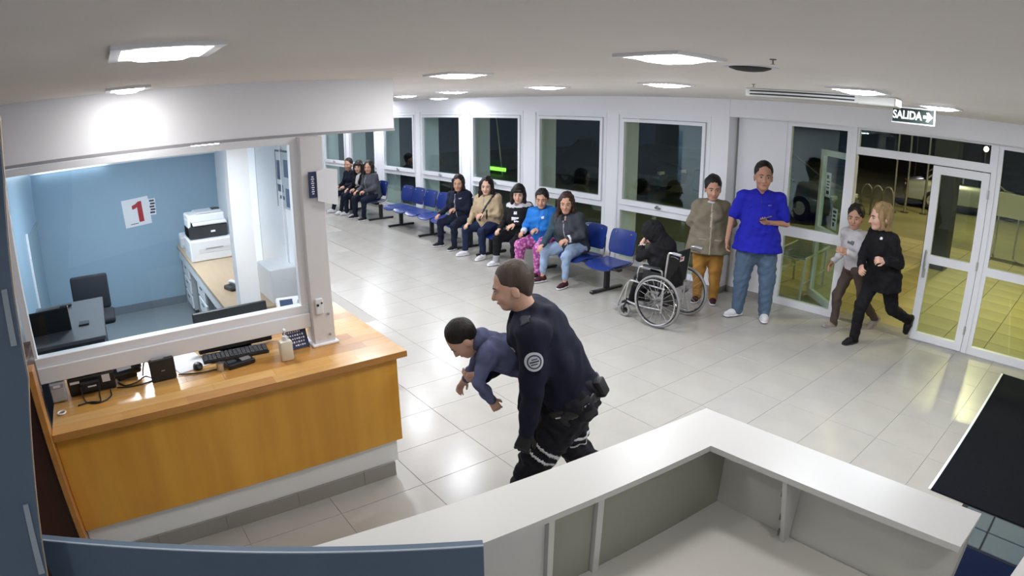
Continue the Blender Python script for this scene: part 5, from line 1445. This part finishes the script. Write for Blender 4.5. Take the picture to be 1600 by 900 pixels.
def seated(label, x, H, hd=(45, 6, 0), yaw=-86, dy=0.06, lean=0.16, knees=0.10, sway=0.0, **k):
    s = H / 1.65
    pz = SEAT + 0.098 * s
    kz = 0.385 * s + 0.068 * s
    drop = pz - 0.01 - kz
    th = nrm((math.sqrt(max(0.01, 0.405 ** 2 * s * s - drop ** 2)), knees, -drop))
    pose = dict(pel=(0, 0, pz), T=nrm((lean, sway, 1)), head=hd, hipyaw=0, shyaw=k.pop('shyaw', 12),
                legL=(th + V(0, 0.06, 0), (k.pop('shinL', 0.02), 0.0, -1)), legR=(th * V(1, -1, 1) + V(0, -0.06, 0), (k.pop('shinR', 0.02), 0.0, -1)), footL=(1, 0.15, 0), footR=(1, -0.15, 0),
                armL=((0.22, 0.28, -1), (0.85, -0.55, -0.22)), armR=((0.22, -0.28, -1), (0.85, 0.55, -0.22)), curl=(28, 28),
                handL=((0.9, -0.3, -0.3), (0.25, 0.25, 1)), handR=((0.9, 0.3, -0.3), (0.25, -0.25, 1)))
    pose.update(k.pop('pose', {}))
    return person(label, (x, YB + dy, 0), RD(yaw), H=H, pose=pose, **k)
G1 = 'people waiting on the benches'
# far bench
seated('person almost hidden behind the white post sign, white shoes showing', -13.05, 1.5, (35, 5, 0), hair=('short', 'black'), top=dict(mat=CW['navy']), bottom=dict(mat=CW['navy']), shoes=SH_W, group=G1, seed=11, res=0.02, pose=dict(), shinL=0.25, shinR=0.25)
o, J = seated('woman in black with pale scarf, next to the white post sign', -12.50, 1.44, (42, 5, 0), hair=('fringe', 'black'), top=dict(mat=CW['black']), bottom=dict(mat=CW['navy']), shoes=SH_W, skin='fair', group=G1, girth=1.3, seed=12, res=0.018)
skin_patch(J['top'], 'scarf', CW['white'], lambda c, n: (((c - J['pel']) @ J['Ls']) > 0.02) & (((c - J['pel']) @ J['Ls']) < 0.09) & (((c - J['pel']) @ J['T']) > 0.20) & (n @ J['Fs'] > 0.2), 0.010)
o, J = seated('woman in grey quilted jacket at the end of the far bench', -11.95, 1.50, (40, 3, 0), hair=('long', 'dark'), top=dict(mat=CW['slate'], thick=1.12), bottom=dict(mat=CW['navy']), shoes=SH_BW, skin='warm', group=G1, girth=1.35, seed=13, res=0.016)
zipper(J, o)
# middle bench
o, J = seated('woman in navy padded jacket and trousers beside the empty seats', -8.46, 1.42, (40, 4, 0), hair=('bob', 'black'), top=dict(mat=CW['navy'], thick=1.15, hem=0.10), bottom=dict(mat=CW['navy']), shoes=SH_BW, group=G1, girth=1.46, seed=14, shyaw=22,
       pose=dict(armL=((0.2, 0.3, -1), (0.75, -0.75, 0.05)), armR=((0.15, -0.35, -1), (0.95, 0.12, -0.45))))
zipper(J, o)
front_patch(J, 'logo', M_greyplastic, 0.09, 0.36, 0.016, 0.009)
# near bench
o, J = seated('woman in beige fleece with long black hair and shoulder bag', -7.66, 1.50, (40, 6, 0), hair=('long', 'black'), top=dict(mat=CW['beige'], thick=1.15, hem=0.03), bottom=dict(mat=CW['dnavy'], short=0.12), shoes=SH_W, group=G1, girth=1.46, seed=15, shyaw=25, shinL=-0.05, shinR=0.06, skin='fair',
       pose=dict(armL=((0.25, 0.35, -1), (0.72, -0.72, 0.05)), armR=((0.1, -0.42, -1), (0.75, 0.35, -0.65))))
front_patch(J, 'half_zip', M_greyplastic, 0.0, 0.38, 0.006, 0.09)
skin_patch(J['top'], 'bag_strap', M_black, lambda c, n: (np.abs((c - J['pel']) @ J['Ls'] * 0.82 - ((c - J['pel']) @ J['T'] - 0.27) * 0.55) < 0.013) & (((c - J['pel']) @ J['T']) > 0.10), 0.005)
skin_patch(J['top'], 'cuff_band', M_black, lambda c, n: (np.abs((c - J['wrL']) @ J['fdL'] + 0.05) < 0.012) & (np.linalg.norm(c - J['wrL'], axis=1) < 0.10), 0.003)
o, J = seated('woman in black printed sweatshirt with fringe, light shoes', -6.88, 1.40, (40, 5, 0), hair=('fringe', 'black'), top=dict(mat=CW['black'], thick=1.1, hem=0.06), bottom=dict(mat=CW['black'], wide=1.1), shoes=SH_W, group=G1, girth=1.50, seed=16, shyaw=25, shinL=0.02, shinR=0.1, skin='fair',
       pose=dict(armL=((0.3, 0.25, -1), (0.75, -0.65, -0.1)), armR=((0.2, -0.35, -1), (0.8, 0.45, -0.35))))
for cy, cz, ry, rz_ in ((0.0, 0.335, 0.028, 0.010), (0.012, 0.352, 0.010, 0.012), (-0.012, 0.350, 0.008, 0.010), (0.0, 0.275, 0.055, 0.010), (-0.02, 0.250, 0.035, 0.008), (0.01, 0.225, 0.04, 0.010)):
    front_patch(J, 'print', M_paper, cy, cz, ry, rz_)
skin_patch(J['top'], 'white_collar', CW['white'], lambda c, n: (((c - J['neck']) @ J['T']) > -0.01) & (((c - J['neck']) @ J['Fs']) > 0.01), 0.003)
for nm in 'LR':
    skin_patch(J['trousers'], 'hem_band', mat('grey_marl', (0.35, 0.35, 0.38), 0.9), lambda c, n: np.linalg.norm(c - J['an' + nm], axis=1) < 0.10, 0.002)
o, J = seated('woman in bright blue jacket and pink patterned trousers', -6.37, 1.38, (38, 6, 0), hair=('tied', 'black'), top=dict(mat=CW['blue'], thick=1.2, hem=0.08), bottom=dict(mat=CW['pink'], wide=1.22), shoes=SH_R, group=G1, girth=1.50, seed=17, shyaw=25, skin='warm',
       pose=dict(armL=((0.3, 0.35, -1), (0.72, -0.72, 0.0)), armR=((0.25, -0.40, -1), (0.75, 0.6, -0.1))))
zipper(J, o, CW['blue'])
front_patch(J, 'logo', M_paper, 0.06, 0.35, 0.018, 0.014)
skin_patch(J['top'], 'cuff', mat('cuff_pale', (0.5, 0.55, 0.62), 0.8), lambda c, n: (np.linalg.norm(c - J['wrR'], axis=1) < 0.055), 0.002)
o, J = seated('woman in dark grey jacket and pale jeans beside the empty seat', -5.80, 1.47, (36, 5, 0), lean=0.32, hair=('long', 'brown'), top=dict(mat=CW['grey'], thick=1.12, hem=0.10, vneck=0.06), bottom=dict(mat=CW['ljeans'], short=0.22), shoes=SH_R, group=G1, girth=1.50, seed=18, shyaw=22, skin='warm', shinL=0.05, shinR=0.12,
       pose=dict(armL=((0.15, 0.45, -1), (0.9, -0.35, -0.15)), armR=((0.3, -0.3, -1), (0.85, 0.30, -0.45))))
zipper(J, o)
skin_patch(J['top'], 'blue_sleeve', CW['teal'], lambda c, n: (((c - J['shR']) @ J['Ls']) < -0.01 * 1) & (((c - J['pel']) @ J['Ls']) < -0.14), 0.002)
skin_patch(J['top'], 'wrist_watch', M_paper, lambda c, n: (np.abs((c - J['wrL']) @ J['fdL'] + 0.02) < 0.014) & (np.linalg.norm(c - J['wrL'], axis=1) < 0.08), 0.004)

# wheelchair user
a = WCH
wx, wy = -3.93 + 0.12 * math.cos(a), 5.19 + 0.12 * math.sin(a)
o, J = person('hooded person in black seated in the wheelchair, hand over face', (wx, wy, 0), a, H=1.24, sex='f', girth=1.45, skin='fair', seed=21, hair=('hood', CW['black']), group=None,
    pose=dict(pel=(-0.05, 0, 0.475), T=nrm((0.28, 0.0, 1)), head=(22, 42, 0), legL=((1, 0.10, -0.12), (0.34, 0, -1)), legR=((1, -0.10, -0.12), (0.34, 0, -1)), footL=(1, 0.05, -0.15), footR=(1, -0.05, -0.15),
              armR=((0.35, -0.25, -1), (0.95, 0.05, 0.0)), armL=((0.80, 0.30, -0.55), (0.10, -0.42, 0.95)), handL=((-0.25, -0.55, 0.80), (1, 0.4, 0.30)), handR=((1, 0, -0.25), (0.1, -0.3, 1)), curl=(18, 35)),
    top=dict(mat=CW['black'], thick=1.2, hem=0.10), bottom=dict(mat=CW['black'], wide=1.1), shoes=SH_B)
skin_patch(J['top'], 'white_cuff', CW['white'], lambda c, n: (np.linalg.norm(c - J['wrL'], axis=1) < 0.06), 0.004)

# standing woman
o, J = person('standing woman in khaki cardigan and mustard trousers behind the wheelchair', (-4.10, 6.08, 0), RD(-62), H=1.48, sex='f', girth=1.34, skin='warm', seed=22, hair=('tied', 'black'), head_scale=1.06,
    pose=dict(T=(0.02, 0, 1), head=(14, 8, 0), hipyaw=5, shyaw=10, armL=((-0.28, 0.55, -1), (-0.25, -0.75, -0.35)), armR=((-0.15, -0.42, -1), (-0.35, 0.7, -0.45)), legL=((0, 0.08, -1), (-0.02, 0, -1)), legR=((0, -0.05, -1), (-0.02, 0, -1))),
    top=dict(mat=CW['khaki'], thick=1.1, hem=0.16, name='cardigan'), bottom=dict(mat=CW['mustard'], wide=1.25), shoes=SH_R, belly=1.05)
zipper(J, o, mat('button_band', (0.42, 0.37, 0.28), 0.7), 0.008, 'button_band')
sdf_obj('blouse_collar', [cap(J['neck'] + 0.01 * J['Fs'] - 0.008 * J['T'], J['neck'] + 0.005 * J['Fs'] + 0.012 * J['T'], 0.098, 0.078, 0.01)], 0.008, CW['white'], o, cuts=[(J['T'], J['T'] @ (J['neck'] + 0.03 * J['T']))])
for sd in (1, -1):
    front_patch(J, 'pocket_seam', mat('seam_pale', (0.36, 0.32, 0.25), 0.8), 0.09 * sd, 0.02, 0.045, 0.005)

# standing man
o, J = person('standing man in royal blue polo shirt and jeans holding a phone', (-3.40, 6.02, 0), RD(-62), H=1.72, sex='m', girth=1.28, skin='tan', seed=23, hair=('short', 'black'), head_scale=1.07,
    pose=dict(T=(-0.02, 0, 1), head=(8, 2, 0), hipyaw=0, shyaw=4, armR=((0.02, -0.42, -1), (0.15, -0.12, -1)), armL=((0.02, 0.36, -1), (0.75, -0.75, 0.10)), legL=((0.02, 0.14, -1), (0, 0.03, -1)), legR=((-0.02, -0.12, -1), (0, -0.04, -1)), footL=(1, 0.1, 0), footR=(0.7, -0.75, 0),
              handL=((0.75, -0.65, 0.1), (0.3, 0.55, -0.75)), handR=((0.15, 0.0, -1), (0.1, -1, 0)), curl=(38, 34)),
    top=dict(mat=CW['polo'], thick=1.02, hem=0.125, sleeve=0.5, name='polo_shirt', folds=0.0045), bottom=dict(mat=CW['jeans'], wide=1.32), shoes=SH_W, belly=1.05)
front_patch(J, 'placket', mat('placket_blue', (0.010, 0.012, 0.24), 0.8), 0, 0.44, 0.012, 0.07)
front_patch(J, 'logo', mat('logo_blue', (0.10, 0.11, 0.45), 0.8), 0.09, 0.40, 0.02, 0.006)
pm = o.matrix_world if False else Matrix.Translation(o.location) @ Matrix.Rotation(RD(-62), 4, 'Z')
ph = pm @ Vector(J['hdL'] + V(0.03, -0.005, 0.045))
t = empty('mobile_phone', ph, RD(-62)); tag(t, 'dark mobile phone in the hand of the man in blue', 'phone')
MB().box((0, 0, 0), (0.075, 0.15, 0.010), (0.15, -0.45, 0.9), bev=0.003).build('body', M_black, t)
MB().box((0.002, 0, 0.006), (0.066, 0.138, 0.002), (0.15, -0.45, 0.9)).build('screen', mat('phone_screen', (0.25, 0.28, 0.33), 0.15), t)

# two people running in from the door
o, J = person('running girl in white top and brown trousers at the doorway', (-2.44, 6.62, 0), RD(-118), H=1.42, sex='f', girth=1.0, skin='warm', seed=24, hair=('tied', 'dark'),
    pose=dict(pel=(0, 0, 0.70), T=(0.18, 0, 1), head=(38, 6, 0), shyaw=10, legL=((-0.30, 0.05, -1), (-0.75, 0, -0.75)), legR=((0.42, -0.04, -1), (-0.02, 0, -1)), footR=(1, 0, 0.18), footL=(0.75, 0, -0.75), armL=((0.2, 0.2, -1), (0.9, -0.15, 0.3)), armR=((-0.25, -0.25, -1), (0.7, 0.1, -0.5))),
    top=dict(mat=CW['white'], thick=1.05, hem=0.08, name='shirt'), bottom=dict(mat=CW['brown'], wide=1.05), shoes=dict(mat=cloth('shoe_tan', (0.30, 0.26, 0.22), 0.7), sole=M_greyplastic))
front_patch(J, 'print', mat('print_grey', (0.12, 0.12, 0.14), 0.8), 0.03, 0.32, 0.05, 0.018)
skin_patch(J['top'], 'brown_hem', mat('brown_cloth', (0.06, 0.022, 0.018), 0.9), lambda c, n: ((c - J['pel']) @ J['T']) < 0.0, 0.004)
o, J = person('running blonde woman in black jacket and trousers at the doorway', (-2.02, 6.36, 0), RD(-112), H=1.52, sex='f', girth=1.12, skin='fair', seed=25, hair=('bob', 'blonde'),
    pose=dict(pel=(0, 0, 0.76), T=(0.22, 0, 1), head=(-22, 8, 0), shyaw=-8, legL=((-0.38, 0.03, -1), (-0.95, 0, -0.45)), legR=((0.55, -0.03, -1), (0.08, 0, -1)), footR=(1, 0, -0.1), footL=(0.35, 0, -0.95), armL=((-0.35, 0.35, -1), (0.95, -0.15, 0.15)), armR=((0.35, -0.2, -1), (0.6, 0.55, -0.3)), curl=(55, 45)),
    top=dict(mat=CW['black'], thick=1.15, hem=0.14), bottom=dict(mat=CW['black'], wide=1.1), shoes=SH_B)
front_patch(J, 'badge', M_paper, 0.075, 0.43, 0.012, 0.010)
# ================================================================ officer carrying a small child
OH = RD(-126)
o, J = person('police officer in dark navy uniform leaning forward, carrying a small child', (-2.24, 2.11, 0), OH, H=1.72, sex='m', girth=1.30, skin='fair', seed=31, hair=('short', 'grey'), res=0.0095, head_scale=0.86,
    pose=dict(pel=(0, 0, 0.735), T=nrm((0.50, 0.0, 1)), head=(-2, 18, 0), hipyaw=6, shyaw=-4,
              legL=((0.52, 0.03, -1), (0.42, 0.0, -1)), legR=((-0.12, -0.10, -1), (-0.85, -0.05, -1)), footL=(1, 0.05, 0.35), footR=(0.7, -0.05, -0.75),
              armL=((0.00, 0.16, -1), (0.10, -0.02, -1)), armR=((0.30, 0.10, -0.9), (0.62, 0.55, -0.20)), handL=((0.25, 0.0, -1), (0.3, 1, 0)), handR=((0.9, 0.4, 0.0), (0.0, -0.3, -1)), curl=(38, 38)),
    top=dict(mat=CW['police'], thick=1.10, hem=0.055, name='uniform_jacket', folds=0.006, fk=50), bottom=dict(mat=CW['policet'], wide=1.28, folds=0.008), shoes=SH_B)
pel, T, Fs, Ls, s = J['pel'], J['T'], J['Fs'], J['Ls'], J['s']
bt = skin_patch(J['top'], 'duty_belt', mat('belt_leather', (0.006, 0.006, 0.007), 0.45), lambda c, n: (np.abs((c - pel) @ T + 0.012) < 0.026) & (np.linalg.norm((c - pel) - np.outer((c - pel) @ T, T), axis=1) < 0.30), 0.010, o)
def on_belt(ang, r, dz):
    d = math.cos(RD(ang)) * Fs + math.sin(RD(ang)) * Ls
    return pel + d * r + T * dz, d
for ang, sz, nm, dz in ((70, (0.05, 0.085, 0.11), 'belt_pouch', -0.03), (112, (0.05, 0.08, 0.12), 'belt_pouch', -0.03), (150, (0.06, 0.07, 0.10), 'radio_pouch', 0.0), (-90, (0.06, 0.09, 0.20), 'holster', -0.07)):
    q, d = on_belt(ang, 0.205 if abs(ang) > 60 else 0.2, dz)
    lat = np.cross(T, d)
    M_ = Matrix(np.stack([d, lat, T], 1).tolist())
    b_ = MB().box(q, sz, M_, bev=0.012, seg=2).build(nm, mat('pouch_black', (0.008, 0.008, 0.010), 0.6), o, True)
    if nm == 'belt_pouch':
        MB().box(q + d * sz[0] * 0.52 + T * 0.02, (0.004, 0.03, 0.008), M_).build('clip', M_steel, b_)
pc = J['shL'] + (J['elL'] - J['shL']) * 0.42
ua = nrm(J['elL'] - J['shL'])
out = nrm(Ls - ua * (Ls @ ua) - 0.15 * Fs)
lat = np.cross(ua, out)
Rc = 0.078
def cyl_pt(a_, b_, h_):
    an = b_ / Rc
    return pc + ua * a_ + out * ((Rc + h_) * math.cos(an) + 0.004) + lat * (Rc + h_) * math.sin(an)
def disc(name, r0, r1, h_, m, parent, n=32, rings=4):
    bm = bmesh.new(); G = []
    for i in range(rings + 1):
        r = r0 + (r1 - r0) * i / rings
        G.append([bm.verts.new(cyl_pt(r * math.cos(2 * PI * k / n), r * math.sin(2 * PI * k / n), h_)) for k in range(n)])
    for A, B_ in zip(G, G[1:]):
        for k in range(n): bm.faces.new((A[k], A[(k + 1) % n], B_[(k + 1) % n], B_[k]))
    C_ = [bm.verts.new(v.co - Vector(out) * 0.012) for v in G[-1]]
    for k in range(n): bm.faces.new((G[-1][k], G[-1][(k + 1) % n], C_[(k + 1) % n], C_[k]))
    q = MB(); q.bm.free(); q.bm = bm
    return q.build(name, m, parent, True)
pt = disc('sleeve_patch', 0.0005, 0.048, 0.003, mat('patch_silver', (0.50, 0.51, 0.56), 0.6), o)
disc('patch_ring', 0.029, 0.036, 0.0045, mat('patch_navy', (0.03, 0.035, 0.07), 0.7), pt)
for k, (a0, a1, b0, b1) in enumerate([(-0.004, 0.004, -0.022, 0.022), (0.010, 0.016, -0.016, 0.016), (-0.016, -0.010, -0.014, 0.014)]):
    bm = bmesh.new(); G = []
    for i in range(9):
        bb = b0 + (b1 - b0) * i / 8
        G.append((bm.verts.new(cyl_pt(a0 + 0.25 * bb, bb, 0.0045)), bm.verts.new(cyl_pt(a1 + 0.25 * bb, bb, 0.0045))))
    for A, B_ in zip(G, G[1:]): bm.faces.new((A[0], A[1], B_[1], B_[0]))
    q = MB(); q.bm.free(); q.bm = bm
    q.build('patch_mark', mat('patch_navy', (0.03, 0.035, 0.07), 0.7), pt)
M_refl = mat('reflective_white', (0.55, 0.56, 0.58), 0.4)
for nm, fr_, w_ in (('L', 0.72, 0.010), ('L', 0.86, 0.007), ('R', 0.70, 0.010), ('R', 0.84, 0.006)):
    kn, hp_ = J['kn' + nm], J['hp' + nm]
    dv = nrm(kn - hp_); cc = hp_ + (kn - hp_) * fr_
    skin_patch(J['trousers'], 'reflective_stripe', M_refl, lambda c, n, cc=cc, dv=dv, w_=w_: (np.abs((c - cc) @ dv + 0.35 * ((c - cc) @ Fs)) < w_) & (np.linalg.norm(c - cc, axis=1) < 0.13) & (n @ nrm(Ls * 1.0 - 0.2 * Fs) > -0.1), 0.003)
skin_patch(J['top'], 'epaulette', mat('epaulette', (0.02, 0.022, 0.04), 0.7), lambda c, n: (np.abs((c - J['shL']) @ Fs) < 0.022) & (((c - J['shL']) @ Ls) > -0.075) & (((c - J['shL']) @ Ls) < 0.02) & (n @ T > 0.45), 0.005)
sdf_obj('glove', hand_prims(J['wrL'], V(0.25, 0, -1), V(0.3, 1, 0), 1, 1.10, 38), 0.006, mat('glove_black', (0.008, 0.008, 0.011), 0.7), o)
front_patch(J, 'name_tape', M_greyplastic, 0.10, 0.40, 0.035, 0.008)

cx, cy = -2.43, 1.98
o, J = person('toddler in blue-grey hooded jacket held face down by the officer', (cx, cy, 0), RD(-124), H=0.92, sex='m', girth=1.2, skin='fair', seed=32, hair=('short', 'dark'), res=0.009, head_scale=0.92,
    pose=dict(pel=(0, 0, 0.885), T=nrm((0.90, 0.0, 0.34)), head=(10, 52, 0), armL=((0.35, 0.30, -1), (-0.45, -0.10, -0.8)), armR=((0.4, -0.2, -1), (0.5, 0, -0.8)), legL=((0.10, 0.25, -1), (-0.55, 0, -0.7)), legR=((-0.05, -0.1, -1), (-0.6, 0, -0.6)),
              footL=(0.8, 0, -0.5), footR=(0.8, 0, -0.5), curl=(30, 30)),
    top=dict(mat=CW['child'], thick=1.25, hem=0.06, folds=0.005, fk=90), bottom=dict(mat=CW['black'], wide=1.2), shoes=SH_B)
sdf_obj('jacket_hood', [cap(J['neck'] - 0.05 * J['T'] - 0.02 * J['Fs'], J['neck'] + 0.02 * J['T'] - 0.035 * J['Fs'], 0.05, 0.062, 0.02, J['Ls'], 1.35)], 0.008, CW['child'], o, folds=0.004, fk=100)
skin_patch(J['top'], 'back_print', M_paper, lambda c, n: (np.abs((c - J['pel']) @ J['T'] - 0.12) < 0.02) & (np.abs((c - J['pel']) @ J['Ls'] - 0.03) < 0.018) & (n @ J['Fs'] < -0.3), 0.003)
